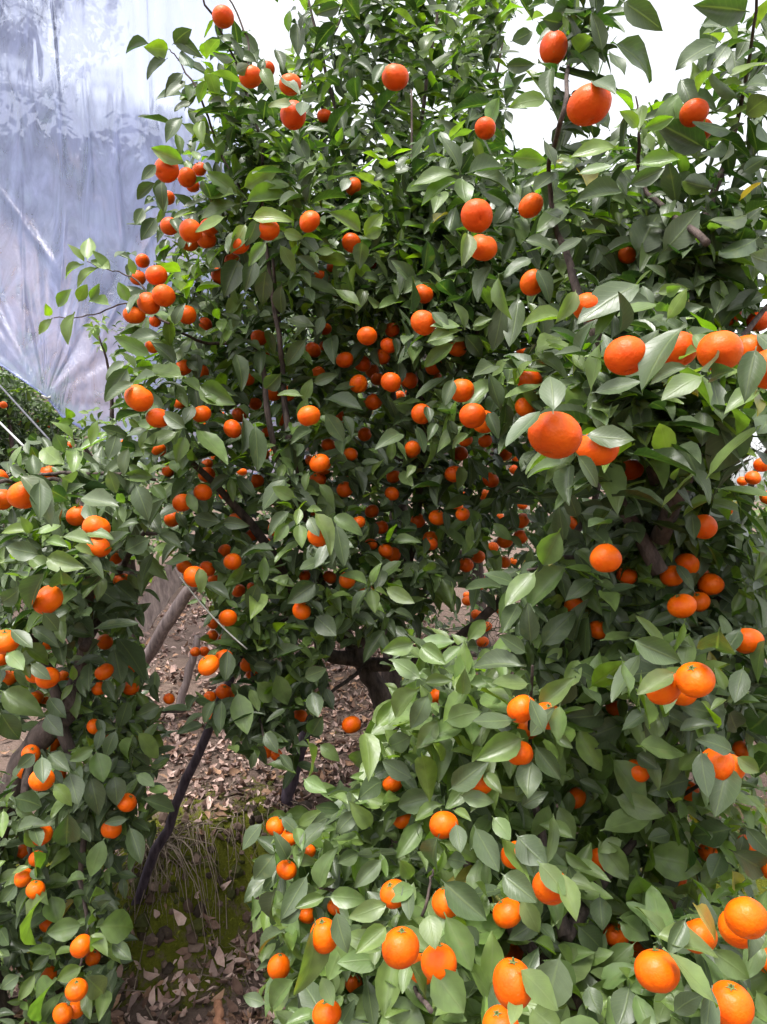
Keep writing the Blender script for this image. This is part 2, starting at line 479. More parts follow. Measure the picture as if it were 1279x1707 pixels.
# dead leaves on the ground
def make_litter():
    n = 13000
    x = np.where(rng.random(n * 3) < .7, rng.uniform(-1.7, .4, n * 3), rng.uniform(-2.9, 1.9, n * 3)); y = 2.0 + 5.2 * rng.random(n * 3) ** 1.35
    e = bank_edge(x)
    dens = .42 + .58 * (vnoise(x * 1.9, y * 1.9, 41) > .42)
    face = (y > e - .34) & (y < e - .02)
    dens = np.where(face, .22, dens) * np.where(moss_cover(x, y) > .5, .45, 1)
    dens = np.where(y < e - .34, 1.0, dens)
    k = np.nonzero(rng.random(n * 3) < dens)[0][:n]
    x, y = x[k], y[k]; n = len(x)
    nn = gnormal(x, y)
    z = ground_z(x, y) + rng.uniform(.002, .022, n)
    nn = unit(nn + rng.normal(0, .45, (n, 3)))
    a = unit(np.cross(nn, rng.normal(0, 1, (n, 3)))); b = np.cross(nn, a)
    Ln = .018 + .052 * rng.random(n) ** 1.6; W = Ln * rng.uniform(.36, .55, n)
    # 4 x 3 grid leaf, curled
    rows = np.array([0, .33, .7, 1.0]); wd = np.array([.12, .95, .75, .04])
    cu = rng.uniform(-.6, 1.8, n); cf = rng.uniform(-.4, 1.6, n)
    pts = []
    for i in range(4):
        for s in (-1, 0, 1):
            lx = (rows[i] - .5) * Ln
            ly = s * wd[i] * W * .5
            lz = cu * Ln * (rows[i] - .5) ** 2 * 1.4 + cf * np.abs(ly) * .8
            pts.append(np.stack([x, y, z], -1) + a * lx[:, None] + b * ly[:, None] + nn * lz[:, None])
    P = np.stack(pts, 1)                       # n,12,3
    q = []
    for i in range(3):
        for j in range(2):
            q.append([i * 3 + j, i * 3 + j + 1, (i + 1) * 3 + j + 1, (i + 1) * 3 + j])
    q = np.array(q)
    F = (np.arange(n)[:, None, None] * 12 + q[None]).reshape(-1, 4)
    pal = np.array([[.27, .18, .15], [.34, .24, .205], [.17, .105, .08], [.42, .31, .27], [.10, .06, .045], [.28, .17, .11], [.20, .14, .125]])
    c = pal[rng.integers(0, len(pal), n)] * rng.uniform(.95, 1.6, (n, 1))
    me = mesh_np('leaf_litter', P.reshape(-1, 3), F, True, None, np.repeat(c, 12, 0))
    o = link('leaf_litter', me, None, M_LITTER)
    tag(o, 'carpet of curled pinkish brown dead leaves on the orchard soil', 'leaf litter', kind='stuff')


make_litter()


def make_moss():
    n = 42000
    x = rng.uniform(-1.9, .5, n); y = rng.uniform(2.35, 4.0, n)
    c = moss_cover(x, y) + .6 * (vnoise(x * 14, y * 14, 51) - .5)
    k = c > .36
    x, y = x[k], y[k]; n = len(x)
    nn = unit(gnormal(x, y) + rng.normal(0, .5, (n, 3)))
    p = np.stack([x, y, ground_z(x, y) - .003], -1)
    a = unit(np.cross(nn, rng.normal(0, 1, (n, 3))))
    h = rng.uniform(.006, .030, n)[:, None] * rng.random((n, 1)) ** .5; w = rng.uniform(.0015, .004, n)[:, None]
    P = np.stack([p - a * w, p + a * w, p + nn * h], 1).reshape(-1, 3)
    F = np.arange(n * 3).reshape(-1, 3)
    o = link('moss', mesh_np('moss', P, F, False), None, M_MOSS)
    tag(o, 'yellow green moss covering the small earth bank', 'moss', kind='stuff')


make_moss()


def make_straw():
    T = Tubes(3)
    for i in range(170):                       # dry roots and grass hanging over the bank
        if i < 90:
            x0 = rng.normal(-.80, .09)
        else:
            x0 = rng.uniform(-1.6, .1)
        e = float(bank_edge(np.array(x0)))
        y0 = e + rng.uniform(-.04, .08)
        z0 = float(ground_z(x0, y0)) + rng.uniform(.0, .03)
        ln = rng.uniform(.08, .34)
        pts = []
        dx = rng.normal(0, .11); ph = rng.uniform(0, 6)
        for t in np.linspace(0, 1, 6):
            yy = y0 - .04 - .20 * t * ln / .3 + rng.normal(0, .006)
            xx = x0 + dx * t + .012 * math.sin(ph + t * 6) + rng.normal(0, .004)
            zz = max(z0 - ln * t * t * .9 + .03 * math.sin(t * 3.1), float(ground_z(xx, yy)) + .004)
            pts.append((xx, yy, zz))
        T.add(pts, np.linspace(.0026, .0010, 6) * rng.uniform(.4, 1.5), cap=False)
    for i in range(700):                       # straw and broken twigs lying about
        x0 = rng.uniform(-2.6, 1.0); y0 = 2.2 + 3.6 * rng.random() ** 1.3
        a = rng.uniform(0, 6.28); ln = rng.uniform(.05, .22)
        m = []
        for t in (-.5, 0, .5):
            xx = x0 + math.cos(a) * ln * t; yy = y0 + math.sin(a) * ln * t
            m.append((xx, yy, float(ground_z(xx, yy)) + .012 + rng.uniform(0, .02)))
        T.add(m, rng.uniform(.0008, .0026), cap=False)
    o = link('dry_straw', T.mesh('dry_straw'), None, M_STRAW)
    tag(o, 'dry straw, roots and broken twigs hanging over the mossy bank', 'straw', kind='stuff')


make_straw()


def make_clods():
    n = 900
    x = rng.uniform(-1.7, .3, n); e = bank_edge(x); y = e - .16 + rng.normal(0, .16, n)
    s = rng.uniform(.005, .022, n) * rng.uniform(.6, 1.6, n)
    z = ground_z(x, y) + s * .2
    t_ = (1 + 5 ** .5) / 2
    ico = unit(np.array([(-1, t_, 0), (1, t_, 0), (-1, -t_, 0), (1, -t_, 0), (0, -1, t_), (0, 1, t_), (0, -1, -t_), (0, 1, -t_), (t_, 0, -1), (t_, 0, 1), (-t_, 0, -1), (-t_, 0, 1)]))
    fi = np.array([(0, 11, 5), (0, 5, 1), (0, 1, 7), (0, 7, 10), (0, 10, 11), (1, 5, 9), (5, 11, 4), (11, 10, 2), (10, 7, 6), (7, 1, 8), (3, 9, 4), (3, 4, 2), (3, 2, 6), (3, 6, 8), (3, 8, 9), (4, 9, 5), (2, 4, 11), (6, 2, 10), (8, 6, 7), (9, 8, 1)])
    P = ico[None] * rng.uniform(.6, 1.25, (n, 12, 1)) * s[:, None, None] * rng.uniform(.7, 1.3, (n, 1, 3)) + np.stack([x, y, z], -1)[:, None]
    F = (np.arange(n)[:, None, None] * 12 + fi[None]).reshape(-1, 3)
    pal = np.array([[.10, .066, .05], [.055, .04, .03], [.17, .12, .095], [.07, .075, .015], [.045, .05, .012]])
    c = pal[rng.integers(0, 5, n)] * rng.uniform(.7, 1.2, (n, 1))
    o = link('earth_clods', mesh_np('earth_clods', P.reshape(-1, 3), F, False, None, np.repeat(c, 12, 0)), None, M_LITTER)
    tag(o, 'crumbly earth clods and small stones on the mossy bank', 'earth', kind='stuff')


make_clods()


# wooded hill seen through the film
def make_forest():
    n_t = 420
    P = []
    for i in range(n_t):
        x = rng.uniform(-75, 6); y = rng.uniform(26, 66)
        g = float(ground_z(x, y))
        if g < 3 and rng.random() < .8: continue
        r = rng.uniform(1.4, 2.8); m = 90
        d = unit(rng.normal(0, 1, (m, 3)))
        c = np.array([x, y, g + r * .9]) + d * r * rng.uniform(.55, 1.05, (m, 1)) * np.array([1, 1, 1.15])
        nn = unit(d + rng.normal(0, .5, (m, 3)))
        a = unit(np.cross(nn, rng.normal(0, 1, (m, 3)))); b = np.cross(nn, a)
        s = rng.uniform(.25, .6, (m, 1))
        P.append(np.stack([c - a * s, c - b * s * .7, c + a * s, c + b * s * .7], 1))
    P = np.concatenate(P).reshape(-1, 3)
    o = link('far_forest', mesh_np('far_forest', P, np.arange(len(P)).reshape(-1, 4), False), None, M_HILL)
    tag(o, 'dark wooded hillside seen dimly behind the plastic film', 'forest', kind='stuff')


make_forest()


def make_tall_tree(x, y, h, label):
    g = float(ground_z(x, y)) - .1
    root = empty('tall_tree', (x, y, g))
    tag(root, label, 'tree')
    T = Tubes(8)
    T.add(smooth_path([(0, 0, 0), (.1, 0, h * .3), (-.05, .1, h * .6), (.1, 0, h * .9)], 12), np.linspace(.22, .05, 12))
    for i in range(9):
        z = h * rng.uniform(.6, .85); a = rng.uniform(0, 6.28); l = rng.uniform(.8, 1.9)
        T.add([(0, 0, z), (math.cos(a) * l * .5, math.sin(a) * l * .5, z + .35 * l), (math.cos(a) * l, math.sin(a) * l, z + .6 * l)], [.07, .045, .015])
    link('trunk', T.mesh('trunk'), root, M_BARK)
    C = []
    for i in range(46):
        z = h * rng.uniform(.66, 1.0); w = 2.0 * (1 - ((z / h - .84) / .20) ** 2) ** .5 if abs(z / h - .84) < .19 else .4
        a = rng.uniform(0, 6.28); q = w * rng.random() ** .5
        c0 = np.array([math.cos(a) * q, math.sin(a) * q, z]); m = 130
        d = unit(rng.normal(0, 1, (m, 3)))
        c = c0 + d * rng.uniform(.2, .75, (m, 1))
        nn = unit(d + rng.normal(0, .6, (m, 3)))
        e = unit(np.cross(nn, rng.normal(0, 1, (m, 3)))); b = np.cross(nn, e)
        s = rng.uniform(.07, .14, (m, 1))
        C.append(np.stack([c - e * s, c - b * s * .5, c + e * s, c + b * s * .5], 1))
    C = np.concatenate(C).reshape(-1, 3)
    o = link('crown', mesh_np('crown', C, np.arange(len(C)).reshape(-1, 4), False), root, M_HILL)
    tag(o, kind='stuff')


make_tall_tree(-7.1, 13.5, 12.2, 'tall dark broadleaf tree dimly seen through the film at the upper left corner')

# ------------------------------------------------------------------ what the photograph shows: fruit (x, y, width in photograph pixels)
FRUIT_PX = '''278 283 40;312 296 32;280 330 24;372 28 35;418 128 36;445 116 28;484 141 38;489 192 44;541 193 24;589 311 28;333 282 24;322 310 22
659 129 44;809 214 36;923 80 46;982 175 70;795 360 54;885 343 42;1157 188 46;1168 216 38;283 377 30;318 385 38;316 405 30;238 435 24;230 463 26
261 459 36;273 493 37;248 506 37;224 525 34;259 535 20;312 525 32;255 577 24;306 613 30;335 618 28;232 664 47;300 672 22;447 383 38;397 406 38;388 435 27
366 460 28;345 400 32;350 378 32;517 370 38;586 405 32;535 463 27;432 563 27;343 540 22;440 594 20;612 560 34;575 600 30;604 607 28;630 632 24;598 640 30
623 670 28;455 655 27;515 693 39;336 690 32;264 697 37;388 715 32;618 440 20;555 445 22;805 413 49;888 471 43;706 490 35;706 538 42;762 580 32;742 580 26
652 637 33;683 635 29;770 651 40;725 630 24;742 655 22;788 693 44;807 703 40;884 636 40;876 680 36;703 690 34;870 585 18;640 432 16;980 512 50;1043 593 68
1046 425 30;1130 583 62;1200 585 75;1250 585 60;1285 615 70;1215 525 38;1265 535 38;925 725 88;996 748 64;905 768 34;40 825 52;5 833 36;0 797 30;80 790 30
130 860 36;161 880 45;165 912 38;192 929 24;80 1000 48;205 970 30;152 990 20;288 865 28;304 838 32;38 702 10;60 702 10;82 714 10;6 675 12;115 742 13;208 740 16
265 750 24;280 785 20;247 940 14;325 961 36;346 948 28;357 966 20;308 945 28;445 720 18;533 772 33;518 768 18;530 800 27;575 816 28;590 755 22;608 724 24
620 852 24;635 879 25;532 893 40;450 835 16;375 918 22;398 985 24;420 980 18;508 960 20;550 962 25;567 966 14;503 1018 32;380 1030 32;520 978 16
688 752 28;656 794 24;757 790 30;818 800 28;809 825 20;763 844 18;697 868 25;729 863 29;718 898 26;655 925 26;777 942 26;822 912 18;842 902 25;870 868 26
868 895 24;841 937 22;785 980 13;778 992 12;779 1002 18;815 975 15;740 985 14;795 1025 20;950 872 27;645 997 11;840 765 13;858 783 18;650 690 13
1051 783 40;1085 828 26;1130 825 26;1173 878 45;1145 941 40;1165 955 36;1120 960 38;1185 975 40;1010 932 52;1137 1010 46;1165 1003 36;1255 797 26;1238 802 18
1270 775 26;1280 830 26;1210 850 24;958 1010 34;1045 960 34;8 1070 45;3 1096 30;82 1071 26;80 1130 36;175 1070 26;174 1120 30;215 1112 28;218 1147 28;58 1164 28
72 1166 22;88 1239 26;42 1283 30;70 1300 40;40 1310 26;97 1290 26;212 1338 32;15 1130 28;105 1128 22;282 1165 14;355 1040 16;354 1060 20;372 1065 16;326 1087 16
341 1086 18;348 1109 36;372 1098 32;414 1107 28;422 1122 24;373 1153 26;350 1163 22;388 1157 18;352 1198 20;500 1195 27;586 1208 31;424 1224 17;445 1253 22
461 1258 19;505 1145 16;805 1070 20;812 1045 18;792 1135 26;730 1160 30;870 1182 52;912 1193 48;866 1255 46;882 1213 40;800 1305 44;655 1305 34;740 1375 46
1159 1133 64;1107 1147 62;1135 1150 52;1246 1068 48;998 1050 34;1195 1275 58;1215 1280 52;1230 1240 36;1238 1252 34;1025 1180 30;1062 1285 40;1148 1318 34
70 1392 34;41 1418 26;186 1382 32;136 1577 36;155 1597 24;128 1650 35;125 1683 32;105 1690 32;80 1540 28;80 1625 28;459 1378 32;484 1395 30;478 1450 33
513 1420 28;541 1560 48;465 1612 38;512 1525 30;560 1512 28;545 1690 46;657 1490 46;668 1580 64;732 1605 58;705 1615 50;745 1505 50;858 1425 48;918 1478 60
846 1522 50;855 1640 66;855 1585 36;672 1365 34;835 1710 62;1003 1433 40;1244 1530 70;1232 1547 64;1165 1560 60;1095 1618 72;1219 1675 70;1285 1595 56
1027 1560 40;1128 1467 34;1068 1580 40;1247 1408 34;1290 1450 40;590 1640 30;960 1330 36;1180 1420 30'''
TALL = {(855, 1640): 1.28, (541, 1560): 1.35, (465, 1612): 1.15, (668, 1580): 1.12, (732, 1605): 1.15, (1219, 1675): 1.1, (923, 80): 1.2, (372, 28): 1.12, (489, 192): 1.08}

# leaves that stand out: base x y, tip x y, width, kind
LEAF_PX = '''283 82 244 78 30 y;252 72 205 83 16 g;287 75 318 50 26 g;290 62 320 82 24 g;280 97 242 124 14 d;308 120 270 147 18 d;312 132 278 163 16 d;302 80 318 120 22 p
320 170 290 181 10 d;311 272 251 246 28 y;262 273 236 300 18 g;262 303 225 332 20 d;270 300 265 340 20 d;394 100 350 93 14 p;405 105 388 60 12 d;430 105 395 80 16 g
420 108 392 122 20 p;465 125 500 155 14 g;490 175 445 172 16 l;500 165 530 160 18 g;345 170 380 175 16 d;335 200 333 230 20 y;400 327 345 285 30 l;402 315 465 277 32 y
405 338 482 318 30 y;395 325 330 310 30 y;400 340 330 345 22 l;430 310 480 300 16 l;562 238 570 214 14 y;578 248 612 228 14 p;768 290 750 215 22 g;775 290 845 270 26 g
765 290 690 285 20 l;770 295 780 335 30 l;770 300 700 322 18 y;780 290 860 300 14 g;850 262 909 268 32 y;905 230 930 275 14 d;915 165 853 172 26 y;920 110 915 165 26 g
850 70 892 50 26 g;840 110 890 108 24 d;900 30 945 40 28 d;850 0 858 45 40 y;1019 70 1119 115 38 g;1015 85 1045 117 14 d;1035 0 1097 45 40 g;1005 90 990 20 26 d
985 135 1025 150 20 g;1250 20 1165 10 50 g;1200 70 1131 102 30 g;1215 70 1180 115 30 g;1170 40 1200 42 16 d;1180 250 1097 205 50 d;1235 165 1175 120 18 p;1240 195 1285 160 40 p
1225 220 1160 200 14 p;1210 230 1165 280 26 p;1218 235 1210 290 16 p;1195 315 1130 300 34 p;1265 200 1280 250 16 p;1235 290 1279 262 24 p;1065 220 1065 165 26 y;1065 215 1040 185 20 y
1070 215 1125 195 22 y;1060 275 1133 262 26 y;1045 310 1110 280 28 g;1042 320 965 325 30 g;1030 245 960 240 22 y;960 290 1020 280 16 l;146 435 150 400 24 y;143 440 117 402 12 l
140 440 97 456 14 l;165 445 121 470 12 y;185 450 150 430 18 y;187 452 155 420 16 l;225 460 215 430 14 y;88 530 60 553 14 y;82 528 78 508 14 y;95 515 117 482 18 y
125 520 103 568 18 y;130 505 145 475 20 y;150 500 165 475 16 l;185 510 145 495 18 y;215 505 197 470 20 y;240 345 225 375 20 g;262 360 235 400 26 d;275 560 195 555 24 g
255 595 192 562 26 l;295 610 258 565 22 g;310 630 220 605 26 l;210 600 175 630 16 p;215 610 175 665 34 d;265 625 210 640 12 p;290 545 302 503 18 g;330 640 388 672 40 l
338 650 340 625 10 y;338 660 372 665 10 y;335 655 300 628 18 y;300 718 238 748 24 l;310 725 295 770 26 l;322 710 380 770 28 l;312 715 268 684 26 g;445 402 415 440 22 l
465 405 492 455 22 l;415 365 482 352 24 y;378 360 330 388 16 y;410 372 392 408 26 y;470 385 503 395 20 y;605 390 552 350 26 y;605 400 600 440 28 p;560 420 528 420 14 l
605 395 640 355 26 y;605 395 642 380 20 y;490 425 535 455 18 g;495 450 520 475 12 l;400 430 375 490 40 d;445 445 438 510 30 d;425 430 410 480 28 d;470 470 460 530 24 d
555 480 603 505 16 y;475 530 525 540 18 p;512 562 475 610 26 g;540 525 530 555 18 g;390 585 415 640 24 g;470 620 440 650 30 d;505 660 462 655 12 l;505 672 520 632 20 l
520 640 560 625 20 p;540 665 605 675 22 g;762 340 750 390 26 p;722 372 745 345 10 s;870 400 935 405 18 g;975 395 925 425 16 g;890 430 840 455 18 g;820 440 790 495 22 d
832 455 820 525 14 l;770 550 713 558 20 l;763 560 713 570 18 l;772 545 720 535 14 l;775 550 765 500 16 l;785 545 820 530 14 l;785 550 815 540 12 l;772 555 812 600 28 d
760 570 705 610 26 y;840 500 820 585 32 d;865 490 848 575 34 d;945 530 873 533 20 y;745 625 697 665 14 d;922 690 916 613 44 g;905 640 845 665 14 l;890 600 850 625 12 y
890 590 955 615 20 p;1075 470 966 520 48 g;1060 430 1105 345 60 d;1100 425 1170 345 50 d;1250 355 1175 388 30 p;1265 395 1195 435 36 p;1300 440 1255 425 40 p;1190 530 1215 460 44 d
1265 480 1190 512 26 g;1275 490 1215 512 30 g;1110 490 1133 480 20 l;1100 505 1032 530 18 l;985 660 992 568 22 l;985 655 1068 640 26 g;965 600 982 535 18 g;1145 540 1048 612 24 g
1150 610 1077 630 24 p;1175 625 1107 655 36 l;1165 585 1128 595 14 l;1182 620 1193 585 18 d;1185 630 1215 615 26 g;1265 650 1220 655 18 l;1262 645 1270 690 12 s;1240 672 1184 790 68 g
1285 690 1265 720 40 p;1170 680 1170 740 34 d;970 725 1060 728 36 g;960 755 1010 810 28 g;1020 680 1055 720 22 l;948 772 875 786 18 l;905 680 848 745 26 g;845 705 822 720 10 p
775 708 723 735 20 l;785 722 750 745 14 l;780 760 800 805 16 g;785 762 818 800 16 g;740 785 720 840 18 g;785 870 782 915 16 l;800 865 790 905 14 g;820 870 853 900 20 l
935 880 900 952 44 l;895 950 845 1010 36 l;950 940 870 1010 44 l;640 978 690 1005 26 l;650 905 700 895 16 l;480 795 433 845 26 g;495 830 455 812 24 l;500 845 495 875 16 y
482 870 457 903 22 l;500 872 503 910 24 l;515 860 530 890 22 g;522 850 568 910 24 l;550 860 606 882 26 l;560 870 580 940 28 g;510 850 535 850 12 l;515 825 533 820 10 l
485 850 445 890 20 g;515 785 505 815 14 l;530 805 562 838 18 l;540 685 572 735 28 g;570 690 592 725 16 g;405 690 410 755 22 d;425 705 440 780 30 g;615 975 570 955 16 l
615 980 575 1015 16 g;620 980 625 1020 24 l;622 975 625 940 14 y;530 970 480 1005 36 d;430 970 415 1010 26 d;335 972 385 993 18 g;320 860 365 870 26 d;370 870 405 875 22 g
75 928 134 945 36 l;70 925 5 910 34 g;100 895 155 900 18 l;60 890 100 870 14 y;75 900 112 908 18 l;55 885 0 880 18 y;50 890 40 865 16 l;120 910 165 920 16 l
100 945 105 1000 40 g;78 950 40 1020 34 g;125 920 177 940 18 g;140 890 183 885 16 l;130 830 195 840 30 p;30 790 100 840 30 p;70 745 100 770 34 y;150 745 160 700 16 y
195 720 180 765 26 d;215 745 200 790 20 p;180 780 195 825 22 p;225 805 245 860 34 d;90 720 110 760 24 p;100 795 140 815 40 p;95 705 125 700 14 y;120 698 112 683 16 y
205 920 245 900 34 g;190 970 225 1000 34 g;0 1005 28 985 30 g;70 1020 97 1053 26 g;50 1045 95 1070 24 g;35 1072 90 1105 26 l;10 1085 38 1115 28 l;40 1095 50 1130 18 l
50 1105 82 1130 22 g;0 1150 65 1188 44 l;0 1185 35 1235 36 g;190 1055 243 1130 34 g;190 1075 203 1140 34 g;170 1065 135 1095 20 g;100 1080 135 1085 30 d;80 1160 108 1195 26 g
75 1190 100 1220 30 d;70 1258 72 1305 28 g;80 1255 113 1285 28 g;60 1255 30 1280 24 d;160 1245 113 1270 22 l;160 1250 172 1303 36 l;170 1210 160 1250 18 g;195 1215 175 1265 24 g
222 1225 190 1278 26 l;228 1218 272 1265 28 l;270 1175 225 1195 28 g;215 1165 200 1210 26 g;225 1290 257 1310 20 l;115 1285 130 1340 36 d;88 1305 117 1340 24 y;150 1290 165 1360 34 d
190 1290 195 1340 34 d;235 1330 295 1350 26 g;245 1315 280 1320 14 y;20 1330 70 1345 34 g;115 1350 110 1420 44 g;40 1380 62 1415 22 l;25 1385 70 1365 18 g;215 1365 175 1372 16 g
215 1375 235 1440 30 g;175 1395 150 1465 32 l;55 1415 72 1470 18 y;52 1445 18 1450 10 y;75 1488 5 1568 26 l;30 1470 0 1505 24 g;145 1465 103 1462 18 l;160 1475 160 1510 24 l
85 1490 98 1540 36 l;160 1515 130 1535 24 l;140 1540 78 1555 36 l;160 1545 236 1547 52 l;150 1560 175 1595 26 l;185 1570 218 1600 24 g;140 1610 93 1635 26 y;140 1625 185 1670 38 p
95 1630 35 1695 26 l;60 1620 30 1670 20 l;85 1590 50 1620 18 g;35 1625 0 1650 24 g;425 1135 468 1172 36 l;460 1120 482 1178 32 l;450 1102 500 1075 16 g;420 1110 455 1115 20 g
380 1080 375 1135 28 d;395 1150 412 1222 38 l;415 1145 432 1185 18 l;370 1165 365 1220 22 g;360 1165 335 1205 18 g;505 1130 545 1115 26 g;520 1150 530 1195 30 g;540 1190 512 1235 30 g
532 1240 562 1265 24 l;610 1248 575 1290 32 l;505 1298 542 1320 28 l;425 1250 418 1285 14 d;465 1255 490 1285 16 d;440 1220 460 1250 24 d;525 1025 560 1060 36 d;555 1325 580 1335 12 l
693 1072 640 1085 32 l;700 1075 740 1105 34 l;770 1075 730 1110 20 l;705 1135 650 1097 30 l;705 1137 754 1133 22 l;700 1145 640 1195 36 l;715 1155 685 1215 34 p;732 1198 695 1248 32 l
740 1203 800 1187 40 l;770 1160 775 1120 26 l;878 1110 780 1095 34 d;885 1140 822 1140 26 l;895 1180 955 1130 36 l;875 1230 797 1265 46 l;860 1200 790 1200 28 g;880 1232 922 1180 26 d
890 1240 935 1300 34 g;888 1265 880 1325 44 g;925 1225 952 1245 18 l;748 1318 810 1272 40 g;765 1325 823 1335 28 l;735 1325 658 1345 40 p;740 1340 690 1360 22 y;755 1350 785 1365 14 y
688 1225 645 1245 34 p;868 1345 905 1325 26 g;740 1270 730 1240 14 y;900 1080 960 1020 40 g;885 1075 880 1010 34 d;955 1080 960 1000 26 d;880 1090 832 1060 26 g;985 1020 960 1110 26 g
1000 1068 1085 1045 16 l;1070 1085 1025 1170 28 p;1050 1065 1140 1105 44 g;1128 1120 1063 1152 34 l;1155 1078 1108 1070 14 p;1200 1045 1185 1120 60 g;1279 1060 1245 1140 24 p;1240 1110 1225 1170 34 g
1290 1180 1240 1225 56 g;1225 1255 1168 1230 30 g;1225 1260 1270 1290 28 l;1170 1250 1130 1285 26 l;1215 1270 1195 1350 54 g;1250 1240 1290 1280 40 l;1012 1190 960 1195 40 g;1040 1205 985 1225 40 g
960 1210 1005 1290 38 y;1015 1258 1100 1360 46 l;1060 1255 1095 1280 28 g;1155 1300 1085 1320 44 g;960 1300 1010 1320 20 g;1020 1325 1110 1360 40 l;1110 1205 1165 1220 38 d;1215 1180 1235 1225 36 d
440 1370 400 1415 24 g;460 1420 420 1470 38 g;480 1435 470 1398 24 g;485 1430 525 1438 20 l;545 1370 495 1415 26 g;545 1495 607 1500 34 l;545 1495 492 1512 22 l;530 1485 540 1420 26 l
515 1455 470 1530 34 g;505 1515 465 1540 20 g;460 1480 435 1550 30 d;475 1550 415 1580 22 g;525 1530 528 1680 48 l;495 1630 440 1682 36 l;535 1625 555 1675 26 l;560 1515 580 1590 34 g
550 1610 560 1660 16 l;645 1600 566 1605 38 l;640 1430 590 1480 30 p;650 1505 582 1530 34 l;445 1675 403 1660 22 g;640 1650 590 1700 40 l;733 1390 690 1470 40 g;760 1370 768 1420 30 g
790 1375 830 1450 40 g;735 1465 812 1535 50 g;697 1480 640 1498 30 l;665 1430 690 1470 26 l;740 1520 790 1620 46 l;715 1520 725 1575 40 l;830 1390 885 1470 24 y;835 1455 890 1500 46 g
860 1390 910 1440 50 g;895 1435 942 1492 36 l;885 1570 845 1568 12 y;888 1568 932 1587 18 y;905 1530 850 1565 34 d;935 1590 910 1690 66 p;680 1605 740 1665 36 o;720 1610 775 1690 60 l
700 1670 650 1725 80 l;865 1660 855 1700 26 l;885 1680 930 1720 50 l;1000 1385 1085 1362 40 l;995 1395 1050 1470 44 l;1072 1425 1180 1450 62 y;1060 1450 1085 1545 60 y;1225 1380 1140 1395 44 g
1215 1415 1290 1460 46 g;1205 1420 1185 1465 34 g;1240 1375 1290 1430 28 g;1220 1450 1230 1485 22 s;1155 1465 1140 1515 44 o;1155 1505 1215 1565 30 s;1085 1560 1200 1575 34 l;1030 1535 1080 1565 40 l
1060 1570 1000 1620 36 l;1105 1580 1205 1670 30 l;1180 1580 1260 1640 40 l;1050 1640 1030 1710 50 d;960 1540 1010 1590 40 g;1000 1490 1005 1550 36 g;1290 1560 1250 1580 20 l;1260 1650 1290 1700 30 l
620 1380 590 1345 30 l;640 1300 600 1330 34 g;600 1350 560 1390 28 g;690 1300 640 1270 32 g;560 1440 600 1420 26 g;820 1360 850 1400 30 l;930 1340 960 1400 30 l;960 1400 900 1370 24 l
1120 1390 1080 1400 26 g;1040 1400 1000 1420 24 l;780 1440 740 1430 28 g;600 1560 640 1540 30 g;800 1580 770 1540 30 g;980 1640 1000 1690 34 g;1120 1690 1170 1660 34 g;1000 1650 1050 1600 30 l'''

BASE_COL = {'g': (.021, .046, .014), 'd': (.014, .030, .011), 'l': (.098, .160, .030), 'y': (.112, .195, .012), 'p': (.062, .088, .046),  # the dark kind puts leaf shade into colour, besides varying tone at random
            's': (.32, .25, .05), 'o': (.07, .08, .010)}  # the pale kind stands for undersides and for painted sheen


def parse(s):
    return [[(float(v) if not v.isalpha() else v) for v in r.split()] for r in s.replace('\n', ';').split(';') if r.strip()]


